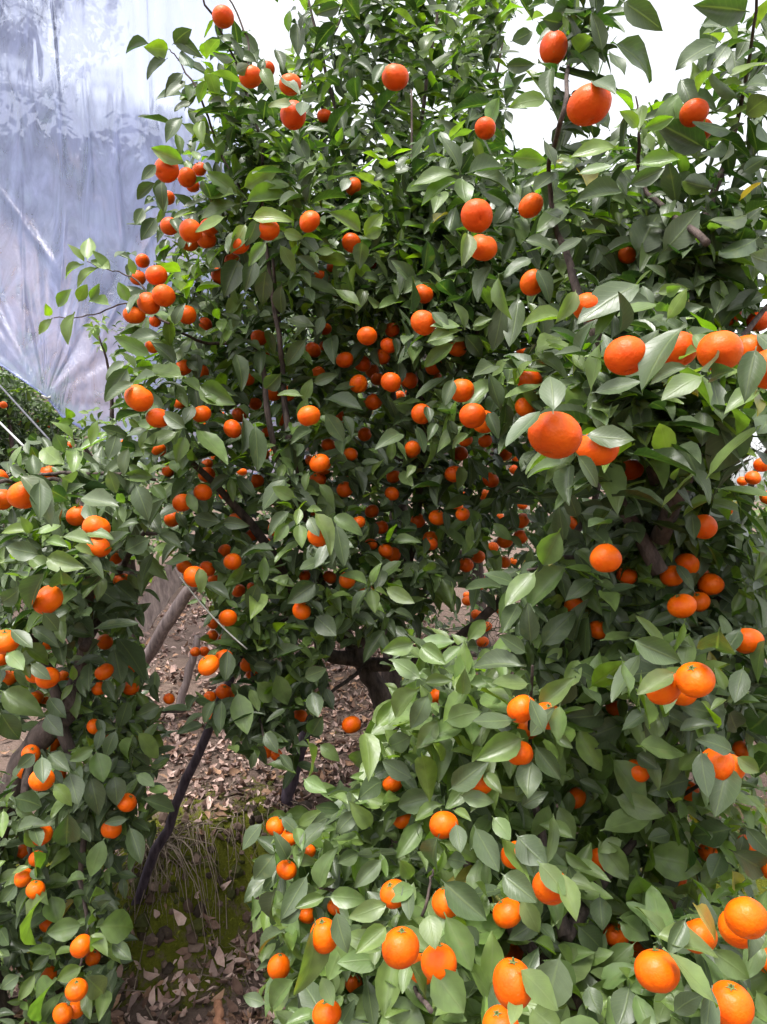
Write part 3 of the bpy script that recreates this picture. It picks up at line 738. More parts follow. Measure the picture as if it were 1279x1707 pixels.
# ------------------------------------------------------------------ the trees: where the trunk stands, limbs (photo x, y, depth in m, radius), leaf masses
TREES = {
    'M': dict(label='central mandarin tree with forked dark trunk, crown heavy with orange fruit above the mossy bank', base=(655, 2.75), dmin=1.15, dmax=2.5, dflt=1.75,
              trunk=[(640, 1185, 2.75, .040), (612, 1120, 2.74, .034), (588, 1075, 2.72, .031)],
              limbs=[[(588, 1075, 2.72, .035), (560, 1030, 2.65, .03), (530, 960, 2.5, .026), (500, 860, 2.3, .02), (480, 740, 2.15, .015), (470, 600, 2.0, .01), (455, 430, 1.9, .006)],
                     [(600, 1098, 2.73, .04), (545, 1090, 2.68, .034), (520, 1040, 2.55, .03), (440, 900, 2.35, .022), (350, 800, 2.15, .015), (270, 720, 1.95, .008)],
                     [(590, 1078, 2.72, .036), (650, 1010, 2.7, .03), (690, 900, 2.6, .022), (705, 740, 2.4, .016), (694, 560, 2.25, .010), (688, 400, 2.2, .007), (686, 150, 2.2, .004)],
                     [(610, 1110, 2.74, .04), (680, 1105, 2.6, .03), (745, 1072, 2.45, .024), (830, 1000, 2.35, .021), (905, 940, 2.25, .018), (985, 850, 2.15, .014), (1010, 700, 2.1, .009)],
                     [(500, 860, 2.3, .016), (450, 720, 2.1, .013), (430, 585, 2.0, .010), (350, 575, 1.9, .007), (280, 540, 1.85, .004)],
                     [(470, 600, 2.0, .009), (440, 380, 1.95, .007), (436, 240, 1.95, .006), (400, 110, 1.95, .005), (345, 5, 1.95, .004), (335, -40, 1.95, .003)],
                     [(405, 125, 1.95, .004), (412, 70, 1.98, .004), (378, -10, 2.0, .003), (370, -40, 2.0, .002)],
                     [(440, 380, 1.95, .006), (375, 260, 1.92, .005), (345, 170, 1.92, .004), (310, 115, 1.92, .003), (283, 82, 1.92, .002)],
                     [(280, 540, 1.85, .004), (215, 505, 1.85, .003), (150, 525, 1.85, .0025), (90, 530, 1.85, .0018)],
                     [(260, 500, 1.85, .004), (220, 462, 1.85, .003), (180, 452, 1.85, .002), (146, 436, 1.85, .0016)],
                     [(705, 740, 2.4, .012), (760, 640, 2.2, .010), (800, 520, 2.1, .008), (770, 300, 2.0, .004)],
                     [(520, 1040, 2.55, .02), (450, 1040, 2.3, .012), (420, 1120, 2.1, .008), (440, 1230, 2.0, .004)],
                     [(610, 1110, 2.72, .012), (560, 1150, 2.5, .008), (520, 1190, 2.3, .005), (500, 1220, 2.2, .003)]],
              mass=[([(345, 215), (250, 300), (232, 420), (228, 540), (205, 630), (222, 700), (240, 770), (260, 850), (310, 920), (345, 1000), (360, 1110), (410, 1210), (470, 1230), (515, 1180), (540, 1040), (690, 1010), (840, 930), (870, 700), (850, 420), (760, 300), (640, 260), (560, 280), (470, 170), (420, 150)], 640, .05, .6),
                    ([(300, 400), (420, 250), (800, 330), (860, 560), (850, 900), (700, 1000), (540, 1030), (400, 1000), (300, 860), (260, 700)], 260, .5, 1.0),
                    ([(345, 1060), (420, 1060), (540, 1060), (540, 1170), (480, 1250), (420, 1230), (360, 1180)], 50, .02, .25),
                    ([(840, 540), (960, 600), (985, 880), (900, 960), (820, 930)], 60, .1, .7),
                    ([(330, 20), (400, 30), (450, 110), (490, 160), (460, 260), (350, 220), (300, 110)], 24, .0, .2),
                    ([(640, 180), (840, 230), (900, 420), (880, 600), (700, 560), (600, 400)], 70, .05, .5)]),
    'R': dict(label='near mandarin tree on the right whose big dark leaves and large fruit overhang', base=(1120, 1.95), dmin=.66, dmax=1.6, dflt=1.0,
              trunk=[(1115, 1560, 1.9, .034), (1110, 1250, 1.85, .028), (1100, 950, 1.8, .022), (1095, 720, 1.7, .018)],
              limbs=[[(1095, 720, 1.7, .022), (1120, 560, 1.5, .02), (1180, 400, 1.3, .016), (1200, 325, 1.22, .011), (1240, 200, 1.15, .007), (1262, 60, 1.1, .004), (1270, -60, 1.1, .003)],
                     [(1098, 800, 1.52, .028), (1020, 620, 1.4, .02), (960, 470, 1.3, .013), (925, 370, 1.22, .009), (912, 285, 1.15, .007), (932, 180, 1.08, .006), (950, 60, 1.05, .005), (958, -60, 1.05, .004)],
                     [(1100, 950, 1.54, .028), (1010, 800, 1.2, .016), (960, 700, .95, .008), (930, 640, .85, .005)],
                     [(1100, 900, 1.52, .028), (1180, 700, 1.3, .017), (1240, 560, 1.1, .009), (1300, 480, 1.0, .005)],
                     [(1110, 1150, 1.55, .022), (1050, 1000, 1.4, .014), (960, 930, 1.2, .008), (880, 950, 1.1, .004)],
                     [(1110, 1180, 1.55, .022), (1170, 1020, 1.3, .012), (1240, 980, 1.15, .006)],
                     [(1180, 400, 1.3, .010), (1080, 320, 1.4, .007), (1065, 230, 1.45, .004), (1060, 160, 1.45, .002)]],
              mass=[([(1030, 360), (1100, 330), (1279, 290), (1300, 700), (1180, 690), (1060, 680), (985, 640), (955, 600), (950, 520), (1000, 430)], 170, .05, .45),
                    ([(860, 900), (1000, 850), (1180, 850), (1300, 850), (1300, 1210), (1100, 1190), (960, 1180), (870, 1060)], 220, .04, .5),
                    ([(1050, 670), (1200, 680), (1220, 820), (1130, 920), (1050, 900)], 60, .05, .5),
                    ([(850, 560), (960, 560), (1060, 660), (1040, 740), (900, 700)], 40, .05, .25),
                    ([(1110, 60), (1290, 0), (1290, 330), (1130, 340)], 24, .03, .3),
                    ([(950, 180), (1120, 180), (1140, 360), (960, 420), (900, 330)], 46, .35, .7),
                    ([(930, -40), (1010, -40), (1000, 60), (930, 60)], 8, .02, .1)]),
    'F': dict(label='low skirt of the near right mandarin tree, built as its own tree, pale green leaves, lower right', base=(960, 1.5), dmin=.80, dmax=1.75, dflt=1.1,  # low boughs of the right tree, split off with a trunk of their own
              trunk=[(960, 2100, 1.5, .05), (950, 1900, 1.5, .045), (945, 1700, 1.52, .03), (940, 1520, 1.55, .02)],
              limbs=[[(945, 1650, 1.48, .024), (800, 1480, 1.35, .016), (760, 1330, 1.2, .010), (755, 1220, 1.1, .005)],
                     [(948, 1760, 1.49, .024), (760, 1600, 1.35, .015), (600, 1500, 1.25, .008), (530, 1480, 1.2, .004)],
                     [(942, 1560, 1.46, .022), (900, 1400, 1.3, .014), (885, 1250, 1.15, .008), (888, 1110, 1.05, .004)],
                     [(942, 1560, 1.46, .022), (1040, 1420, 1.3, .014), (1120, 1340, 1.2, .008), (1220, 1280, 1.15, .004)],
                     [(945, 1680, 1.48, .022), (1080, 1600, 1.3, .013), (1180, 1560, 1.15, .007)],
                     [(720, 1680, 1.15, .006), (690, 1620, 1.02, .005), (715, 1500, 1.0, .004), (722, 1450, 1.0, .003)]],
              mass=[([(650, 1090), (740, 1075), (850, 1090), (950, 1190), (1290, 1240), (1290, 1740), (450, 1740), (440, 1640), (430, 1540), (440, 1450), (470, 1380), (540, 1350), (600, 1310), (620, 1260), (640, 1180)], 520, .04, .6)]),
    'L': dict(label='mandarin tree at the left edge hanging low over the bank, fruit to its skirt', base=(-20, 2.2), dmin=1.25, dmax=2.3, dflt=1.6,
              trunk=[(-40, 1480, 2.2, .05), (15, 1330, 2.2, .045), (60, 1240, 2.15, .036), (110, 1190, 2.1, .03)],
              limbs=[[(110, 1190, 2.1, .026), (140, 1080, 2.0, .02), (150, 930, 1.85, .014), (120, 820, 1.7, .008), (60, 795, 1.6, .005)],
                     [(140, 1080, 2.0, .016), (200, 960, 1.95, .012), (240, 895, 1.9, .008), (262, 890, 1.9, .005)],
                     [(100, 1200, 2.1, .024), (150, 1330, 1.95, .014), (140, 1450, 1.8, .009), (150, 1560, 1.7, .005), (120, 1650, 1.65, .003)],
                     [(60, 1240, 2.15, .02), (40, 1330, 1.9, .012), (50, 1430, 1.75, .006)],
                     [(105, 1190, 2.1, .02), (60, 1080, 1.8, .012), (25, 1040, 1.6, .005)],
                     [(110, 1190, 2.1, .02), (200, 1180, 1.95, .01), (290, 1190, 1.85, .005), (330, 1160, 1.85, .003)],
                     [(0, 800, 1.7, .006), (60, 795, 1.65, .006), (130, 790, 1.65, .006), (200, 795, 1.75, .006), (260, 800, 1.9, .005)]],
              mass=[([(-40, 770), (60, 740), (170, 720), (225, 760), (250, 850), (235, 930), (205, 1040), (235, 1150), (270, 1230), (235, 1320), (225, 1390), (160, 1450), (190, 1530), (190, 1620), (150, 1740), (-40, 1740), (-40, 1310), (40, 1270), (55, 1200), (-40, 1170)], 400, .04, .55)]),
    'T': dict(label='tall upright mandarin tree behind the central one, its top against the white sky', base=(660, 3.22), dmin=2.5, dmax=3.2, dflt=2.6,
              trunk=[(655, 1100, 3.23, .05), (660, 950, 3.23, .045), (668, 800, 3.18, .04)],
              limbs=[[(668, 800, 3.18, .03), (640, 560, 3.01, .02), (600, 330, 2.84, .012), (545, 120, 2.75, .007), (500, -60, 2.75, .004)],
                     [(668, 800, 3.18, .03), (690, 560, 3.01, .02), (690, 330, 2.84, .012), (720, 100, 2.75, .007), (740, -80, 2.75, .004)],
                     [(660, 640, 3.05, .02), (740, 450, 2.92, .014), (800, 260, 2.84, .008), (840, 60, 2.75, .004)],
                     [(590, 300, 2.79, .006), (515, 120, 2.67, .006), (560, 50, 2.67, .005), (600, -30, 2.67, .003)]],
              mass=[([(480, -60), (870, -60), (850, 40), (850, 120), (830, 200), (850, 260), (880, 330), (880, 470), (760, 520), (600, 480), (490, 330), (450, 220), (470, 110)], 330, -.25, .6),
                    ([(840, 265), (930, 262), (1020, 300), (1030, 420), (930, 600), (860, 560)], 80, -.5, .3)]),
    'C': dict(label='far mandarin tree in the row behind, small fruit showing between the central boughs', base=(800, 4.9), dmin=3.3, dmax=5.2, dflt=3.9,
              trunk=[(800, 1060, 4.9, .06), (795, 960, 4.9, .05), (790, 860, 4.8, .045)],
              limbs=[[(790, 860, 4.8, .03), (720, 740, 4.5, .02), (660, 620, 4.3, .01)], [(790, 860, 4.8, .03), (850, 720, 4.5, .02), (930, 560, 4.3, .01)],
                     [(795, 930, 4.85, .03), (860, 880, 4.5, .015), (940, 860, 4.2, .008)], [(795, 930, 4.85, .03), (700, 900, 4.5, .015), (600, 900, 4.2, .008)]],
              mass=[([(560, 560), (700, 430), (900, 400), (1000, 480), (1020, 700), (1000, 900), (900, 1060), (740, 1070), (640, 1040), (560, 900)], 520, -.3, 1.1)]),
    'G': dict(label='mandarin tree in the shade behind the left boughs of the central tree', base=(440, 4.4), dmin=3.3, dmax=4.6, dflt=3.9,
              trunk=[(440, 1090, 4.4, .05), (436, 1020, 4.4, .045), (430, 930, 4.3, .04)],
              limbs=[[(430, 930, 4.3, .03), (370, 840, 4.1, .016), (320, 740, 4.0, .008)], [(430, 930, 4.3, .03), (500, 820, 4.1, .016), (520, 700, 4.0, .008)], [(432, 950, 4.3, .02), (540, 930, 4.1, .012), (600, 900, 4.0, .006)]],
              mass=[([(270, 560), (420, 480), (600, 520), (640, 700), (640, 1000), (560, 1040), (420, 1050), (340, 1000), (270, 930), (240, 760)], 330, -.3, .7)]),
    'D': dict(label='far mandarin tree at the right, white sky between its sparse leaves', base=(1290, 5.2), dmin=2.2, dmax=5.0, dflt=3.6,
              trunk=[(1290, 1060, 5.2, .06), (1270, 960, 5.1, .05), (1240, 880, 4.9, .045)],
              limbs=[[(1240, 880, 4.9, .03), (1180, 800, 4.5, .02), (1100, 740, 4.2, .01)], [(1240, 880, 4.9, .03), (1260, 790, 4.5, .02), (1300, 720, 4.2, .01)],
                     [(1250, 900, 4.9, .03), (1150, 880, 4.5, .015), (1060, 840, 4.2, .008)]],
              mass=[([(1000, 740), (1090, 720), (1180, 770), (1240, 810), (1320, 800), (1320, 1040), (1000, 1040)], 210, -.3, 1.0)]),
    'B': dict(label='distant mandarin tree below the plastic film at far left, dotted with small fruit', base=(30, 6.2), dmin=5.0, dmax=6.5, dflt=5.6,
              trunk=[(30, 1010, 6.2, .06), (32, 930, 6.2, .05), (40, 840, 6.1, .045)],
              limbs=[[(40, 840, 6.1, .03), (20, 740, 5.9, .02), (10, 660, 5.8, .01)], [(40, 840, 6.1, .03), (90, 760, 5.9, .02), (140, 720, 5.8, .01)]],
              mass=[([(-60, 600), (10, 620), (60, 650), (100, 690), (200, 700), (300, 740), (300, 900), (-60, 900)], 420, -.2, 1.0), ([(-60, 600), (10, 620), (60, 650), (110, 690), (130, 760), (-60, 780)], 420, -.2, .8)]),
    'S': dict(label='small leaved mandarin tree between the plastic film and the left tree, few fruit', base=(215, 3.6), dmin=2.8, dmax=3.6, dflt=3.1,
              trunk=[(215, 1070, 3.6, .05), (212, 960, 3.6, .045), (208, 860, 3.5, .035)],
              limbs=[[(208, 860, 3.5, .024), (190, 740, 3.3, .014), (185, 640, 3.2, .008), (165, 560, 3.1, .004)], [(208, 860, 3.5, .024), (150, 760, 3.3, .012), (110, 720, 3.2, .006)]],
              mass=[([(165, 530), (210, 530), (240, 640), (250, 800), (240, 900), (100, 860), (90, 740), (110, 705), (170, 690), (190, 660), (175, 600)], 75, -.1, .5)]),
}
for k, T in TREES.items():
    T['key'] = k; T['fruit'] = []; T['hero'] = []; T['shoots'] = []


def which_tree(x, y, d, leaf=False):
    if x < 110 and 640 < y < 735: return 'B' if not leaf else 'S'
    if leaf and x < 135 and y < 740 and y > 680: return 'S'
    if x < 250 and y > 735:
        if x > 105 and x < 225 and y < 750 and d < 20 and not leaf: return 'S'
        return 'L'
    if x < 300 and y > 1160 and not (leaf and x > 280): return 'L'
    if leaf and 235 <= x <= 275 and 1300 < y < 1400: return 'L'
    if (y > 1160 and x > 600) or (y > 1330 and x > 395) or (leaf and y > 1060 and 630 < x < 900 and not (x > 870 and y < 1100)) or (leaf and y > 1290 and x > 470): return 'F'
    if (x > 860 and y < 800) or (x > 790 and y < 520 and d > 40) or (x > 930 and y <= 1175) or (leaf and x > 840 and y > 860):
        if not leaf and d < 31 and 720 < y < 900: return 'D'
        if not leaf and d < 20: return 'C'
        return 'R'
    if not leaf and d <= 20 and 630 < x < 900 and 560 < y < 1080: return 'C'
    if not leaf and y > 1040 and x > 780 and d < 24: return 'C'
    return 'M'


for x, y, d in parse(FRUIT_PX):
    k = which_tree(x, y, d)
    T = TREES[k]
    D = .052
    dep = FPX * D / d
    dep = min(max(dep, T['dmin']), T['dmax'])
    real = min(max(d * dep / FPX, .036), .062)
    T['fruit'].append((x, y, d, dep + rng.uniform(-.02, .02), real))
    if k in 'MRFL' and d < 28 and dep > T['dmax'] - .01: pass
# small fruit deep in the shade of the crowns
for k, poly, n, d0, d1 in (('M', [(300, 520), (560, 500), (860, 600), (860, 900), (700, 980), (540, 1000), (380, 960), (280, 800)], 48, 2.05, 2.7), ('C', [(600, 620), (900, 620), (900, 1050), (660, 1040)], 30, 3.4, 4.2),
                           ('G', [(280, 700), (600, 650), (600, 1000), (330, 980)], 26, 3.5, 4.2), ('L', [(20, 1020), (200, 1020), (200, 1300), (60, 1500), (20, 1500)], 9, 1.8, 2.2)):
    lo, hi = np.array(poly).min(0), np.array(poly).max(0)
    while n > 0:
        x, y = rng.uniform(lo, hi)
        if not in_poly(np.array([x]), np.array([y]), poly)[0]: continue
        dep = rng.uniform(d0, d1); real = rng.uniform(.040, .052)
        TREES[k]['fruit'].append((x, y, min(real * FPX / dep, 27), dep, real)); n -= 1
# fruit may touch but not grow into one another: the one behind is moved back along its line of sight
ALLF = [[k, i] + list(f) for k in TREES for i, f in enumerate(TREES[k]['fruit'])]
for it in range(6):
    for a_ in range(len(ALLF)):
        for b_ in range(a_ + 1, len(ALLF)):
            fa, fb = ALLF[a_], ALLF[b_]
            if abs(fa[2] - fb[2]) > 90 or abs(fa[3] - fb[3]) > 90: continue
            gap_ = np.linalg.norm(at(fa[2], fa[3], fa[5]) - at(fb[2], fb[3], fb[5])) - .5 * (fa[6] + fb[6])
            if gap_ < 0:
                back = fa if fa[5] > fb[5] else fb
                back[5] -= gap_ * 1.1 - .004
for k, i, *f in ALLF: TREES[k]['fruit'][i] = tuple(f)
for k, T in TREES.items():
    A = [(f[0], f[1], f[3]) for f in T['fruit'] if f[2] >= 28 or k in 'CDB']
    T['anchor'] = np.array(A) if len(A) > 3 else None


def depth_at(T, x, y):
    x = np.atleast_1d(np.asarray(x, float)); y = np.atleast_1d(np.asarray(y, float))
    if T['anchor'] is None: return np.full(x.shape, T['dflt'])
    A = T['anchor']
    w = 1 / ((x[:, None] - A[None, :, 0]) ** 2 + (y[:, None] - A[None, :, 1]) ** 2 + 45 ** 2) ** 1.5
    w0 = 1 / (160.0 ** 2) ** 1.5
    return ((w * A[None, :, 2]).sum(1) + w0 * T['dflt']) / (w.sum(1) + w0)


# ------------------------------------------------------------------ leaf shapes (shared meshes)
ROWS = np.array([0, .09, .20, .36, .55, .74, .90, 1.0])
WID = np.array([.035, .05, .55, .93, 1.0, .74, .34, .015])
NVAR = 10
LV = []; 
r2 = np.random.default_rng(3)
SV = np.array([-1, -.55, 0, .55, 1.0])
for v in range(NVAR):
    bend = [-.10, .18, .40, .70, .28, .08, .55, .24, .95, .34][v]
    fold = [.26, .50, .18, .36, .80, .14, .60, .24, .40, .65][v]
    wav = [.02, .05, .03, .06, .02, .05, .04, .07, .03, .05][v]
    side = [.0, .05, -.05, .03, -.03, .07, 0, -.06, .04, -.02][v]
    ph = r2.uniform(0, 6)
    P = []
    for i, t in enumerate(ROWS):
        for s in SV:
            w = WID[i] * .5 * s
            z = -bend * t * t * .9 + fold * abs(w) * (.4 + .6 * abs(s)) * .9 + wav * math.sin(ph + t * 9 + s * 1.5) * abs(s)
            P.append((t * (1 - .12 * bend * t), w * 1.0 + side * math.sin(t * 3.1) * .9, z))
    LV.append(np.array(P))
LV = np.array(LV)                                  # NVAR, 40, 3  (x along the leaf, y across, z up; unit length, unit width)
LUV = np.array([(.5 + .5 * s, t) for t in ROWS for s in SV])
LF = []
for i in range(len(ROWS) - 1):
    for j in range(4):
        a = i * 5 + j
        LF.append((a, a + 5, a + 6, a + 1))
LF = np.array(LF)[:, ::-1]
LEAF_ME = []
for v in range(NVAR):
    me = mesh_np('leaf', LV[v], LF, True, LUV, np.ones((40, 3)))
    me.materials.append(M_LEAF)
    LEAF_ME.append(me)


def leaf_frame(base, axis, normal, ln, wd):
    a = nrm(axis); n = nrm(normal - a * np.dot(normal, a)); b = np.cross(n, a)
    M = np.eye(4)
    M[:3, 0] = a * ln; M[:3, 1] = b * wd; M[:3, 2] = n * (.5 * (ln + wd)) * .8; M[:3, 3] = base
    return M


def tint(kind, spread=.18):
    c = np.array(BASE_COL[kind])
    c = c * rng.uniform(1 - spread, 1 + spread)
    c = c * np.array([rng.uniform(.88, 1.14), 1, rng.uniform(.85, 1.15)])
    return c


# leaf records: tree key -> list of (matrix, variant, colour, hero flag)
LEAVES = {k: [] for k in TREES}
VIEW = np.array([0, 0, CAMZ])
for row in parse(LEAF_PX):
    bx, by, tx, ty, w, kd = row
    k = which_tree((bx + tx) / 2, (by + ty) / 2, 50, True)
    T = TREES[k]
    d = float(depth_at(T, (bx + tx) / 2, (by + ty) / 2)[0]) - .022
    ss = np.linspace(.15, .95, 7)
    for f in T['fruit']:
        if (((bx + (tx - bx) * ss - f[0]) ** 2 + (by + (ty - by) * ss - f[1]) ** 2) < (f[2] * .5 + w * .2) ** 2).any():
            d = min(d, f[3] - f[4] * .5 - .006)
    lp = math.hypot(tx - bx, ty - by) * d / FPX
    wa = w * d / FPX
    L0 = max(lp * 1.06, .052, min(wa * 1.9, .09))
    dz = math.sqrt(max(0, L0 ** 2 - lp ** 2))
    sgn = -1 if rng.random() < .75 else 1
    B = at(bx, by, d - sgn * dz * .5); Tp = at(tx, ty, d + sgn * dz * .5)
    a = nrm(Tp - B); ln = float(np.linalg.norm(Tp - B))
    W = max(wa, ln * rng.uniform(.40, .48))
    r = min(math.acos(min(1, wa / W)), 1.1)
    v = nrm(VIEW - (B + Tp) / 2)
    n0 = nrm(v - a * np.dot(v, a)); s0 = np.cross(a, n0)
    c1 = n0 * math.cos(r) + s0 * math.sin(r); c2 = n0 * math.cos(r) - s0 * math.sin(r)
    n = c1 if c1[2] > c2[2] else c2
    if kd == 'p' and by < 420: n = -n              # seen from below: the pale underside
    LEAVES[k].append((leaf_frame(B, a, n, ln * 1.03, W), int(rng.integers(NVAR)), tint(kd, .14), True, B))
    T['hero'].append(B)

# leaves beside the fruit stalks, partly over the fruit
for k in 'MRFL':
    T = TREES[k]
    for (x, y, fd, dep, real) in T['fruit']:
        if fd < 24 or rng.random() > (.62 if k == 'F' else .42) or (x, y) in ((925, 725), (982, 175)): continue
        s_ = rng.choice([-1, 1])
        d = dep - real * .52 - .004
        B = at(x + s_ * fd * rng.uniform(.1, .5), y - fd * rng.uniform(.42, .62), d + .012)
        Tp = at(x + s_ * fd * rng.uniform(.3, 1.1), y + fd * rng.uniform(-.1, .5), d - rng.uniform(0, .02))
        a = nrm(Tp - B); ln = rng.uniform(.055, .078)
        n = nrm(np.array([rng.normal(0, .3), -.6, .7 + rng.normal(0, .2)]))
        LEAVES[k].append((leaf_frame(B, a, n, ln, ln * rng.uniform(.40, .50)), int(rng.integers(NVAR)), tint('l' if rng.random() < (.6 if k == 'F' else .3) else 'g', .14), True, B))
        T['hero'].append(B)

# what the fruit and these leaves cover, so that the leaves filling the crown do not grow over them
GW, GH, GS = 320, 427, 4.0
zbuf = np.full((GH, GW), 99.0)
for k, T in TREES.items():
    for (x, y, d, dep, real) in T['fruit']:
        if d < 16: continue
        yy, xx = np.mgrid[0:GH, 0:GW]
        m = (xx * GS - x) ** 2 + (yy * GS - y) ** 2 < (d * .48) ** 2
        zbuf[m] = np.minimum(zbuf[m], dep - real * .3)


def leaf_world(M, v):
    P = LV[v]
    return P @ M[:3, :3].T + M[:3, 3]


for k in LEAVES:
    for (M, v, c, h, b) in LEAVES[k]:
        P = leaf_world(M, v).reshape(8, 5, 3)
        P = np.concatenate([P, (P[:-1] + P[1:]) / 2]).reshape(-1, 3)
        px, py, dd = proj(P)
        ix = (px / GS).astype(int); iy = (py / GS).astype(int)
        ok = (ix >= 0) & (ix < GW) & (iy >= 0) & (iy < GH)
        np.minimum.at(zbuf, (iy[ok], ix[ok]), dd[ok])

# openings where the photograph shows ground, sky or film through the leaves
GAPS = [[(300, 1225), (345, 1215), (400, 1265), (480, 1290), (445, 1350), (400, 1430), (410, 1480), (420, 1560), (425, 1650), (400, 1720), (175, 1720), (205, 1640), (235, 1580), (225, 1520), (245, 1450), (255, 1380), (300, 1350)],
        [(548, 1078), (590, 1090), (645, 1150), (650, 1180), (620, 1190), (600, 1240), (565, 1300), (545, 1280), (520, 1240), (560, 1190), (548, 1130)],
        [(235, 1030), (300, 965), (320, 1000), (335, 1050), (318, 1085), (330, 1120), (310, 1170), (275, 1150), (250, 1110)],
        [(0, 1195), (35, 1225), (50, 1205), (62, 1190), (45, 1240), (30, 1275), (0, 1290)],
        [(424, 12), (478, 0), (470, 60), (455, 95), (425, 80)],
        [(1020, 130), (1045, 30), (1165, -10), (1165, 60), (1125, 105), (1100, 165), (1040, 160)],
        [(850, 185), (905, 175), (925, 190), (915, 250), (880, 250), (855, 235)],
        [(840, 30), (870, 60), (900, 70), (905, 100), (850, 80)],
        [(1255, 735), (1300, 720), (1300, 765), (1265, 770)],
        [(155, 60), (240, 40), (330, 0), (340, 60), (240, 160), (150, 180)],
        [(0, 330), (115, 390), (60, 500), (20, 600), (0, 600)]]


gyy, gxx = np.mgrid[0:GH, 0:GW] * GS
GAPMAP_NEAR = np.zeros((GH, GW), bool); GAPMAP_FAR = np.zeros((GH, GW), bool)
for gi, g in enumerate(GAPS):
    m = in_poly(gxx, gyy, g)
    GAPMAP_NEAR |= m
    if gi >= 4: GAPMAP_FAR |= m


# ------------------------------------------------------------------ shoots that fill the crowns
def make_shoot(T, tip, dirv, nl, size, young, key):
    up = np.array([0, 0, 1.0])
    dirv = nrm(dirv)
    ref = nrm(np.cross(dirv, rng.normal(0, 1, 3))); ref2 = np.cross(dirv, ref)
    tl = .013 * nl * size / .07
    ph = rng.uniform(0, 6.28)
    out = []
    for i in range(nl):
        f = i / max(1, nl - 1)
        p = tip - dirv * tl * f + up * (-.02 * (1 - f)) * 0
        a0 = ph + i * 2.4
        rad = ref * math.cos(a0) + ref2 * math.sin(a0)
        ax = rad * (.70 + .30 * f) + dirv * (.80 - .65 * f) + up * (-.18 - .35 * f * rng.random() - .12 * rng.random()) + rng.normal(0, .12, 3)
        nn = up * .65 + dirv * .60 + np.array([0, -.30, 0]) + rng.normal(0, .25, 3)
        ln = size * rng.uniform(.62, 1.2) * (.62 + .38 * min(1, f * 2.2 + .15))
        kd = 'y' if (young and f < .45) else ('l' if (young or rng.random() < (.66 if key == 'F' else .14)) else ('d' if rng.random() < .35 else 'g'))
        if rng.random() < .003: kd = 's'
        out.append((leaf_frame(p, ax, nn, ln, ln * rng.uniform(.34, .46)), int(rng.integers(NVAR)), tint(kd), False, p))
    return out, tip - dirv * tl


def sample_poly(poly, n):
    P = np.array(poly, float)
    lo, hi = P.min(0), P.max(0)
    out = []
    # best-candidate sampling keeps the shoots from bunching
    cand = rng.uniform(lo, hi, (n * 30, 2))
    cand = cand[in_poly(cand[:, 0], cand[:, 1], poly)]
    out = [cand[0]]
    j = 1
    for i in range(1, n):
        c = cand[(j + np.arange(5)) % len(cand)]; j += 5
        o = np.array(out)
        dmin = ((c[:, None] - o[None]) ** 2).sum(-1).min(1)
        out.append(c[int(dmin.argmax())])
    return np.array(out)


LIGHTER = {'M': .24, 'R': .16, 'F': .32, 'L': .22, 'T': .28, 'C': .16, 'G': .12, 'D': .2, 'B': .15, 'S': .4}
for k, T in TREES.items():
    for (poly, n, o0, o1) in T['mass']:
        S = sample_poly(poly, n)
        S = S + rng.normal(0, 9, S.shape) + rng.normal(0, 26, S.shape) * (rng.random((len(S), 1)) < .1)
        D = depth_at(T, S[:, 0], S[:, 1])
        cen = np.array(poly).mean(0)
        for (sx, sy), dd in zip(S, D):
            dep = dd + o0 + (o1 - o0) * rng.random() ** 1.5
            p = at(sx, sy, dep)
            dirv = np.array([(sx - cen[0]) / 700 + rng.normal(0, .35), -.45 + rng.normal(0, .35), .45 + rng.normal(0, .4)])
            size = {'M': .098, 'R': .098, 'F': .102, 'L': .090, 'T': .106, 'C': .070, 'G': .070, 'D': .07, 'B': .085, 'S': .06}[k] * rng.uniform(.85, 1.15)
            nl = int(rng.integers(6, 11))
            lv, root = make_shoot(T, p, dirv, nl, size, rng.random() < LIGHTER[k], k)
            Ml = np.array([r_[0] for r_ in lv]); Vl = np.array([r_[1] for r_ in lv])
            Pw = np.einsum('nij,nkj->nki', Ml[:, :3, :3], LV[Vl]) + Ml[:, None, :3, 3]
            px, py, zd = proj(Pw)
            ix = np.clip((px / GS).astype(int), 0, GW - 1); iy = np.clip((py / GS).astype(int), 0, GH - 1)
            inside = (px > 0) & (px < 1279) & (py > 0) & (py < 1707)
            zz = zbuf[iy, ix]
            cover = ((zd < zz) & (zz < 90) & inside).mean(1)
            good = cover <= .12
            gl = GAPMAP_NEAR if k not in 'TCDBG' else (GAPMAP_FAR if k in 'TCG' else None)
            if gl is not None:
                sel_ = [12, 22, 32]
                good &= ~((gl[iy[:, sel_], ix[:, sel_]] & inside[:, sel_]).any(1))
            keep = [r_ for r_, g_ in zip(lv, good) if g_]
            if keep:
                LEAVES[k] += keep
                T['shoots'].append((p, root))

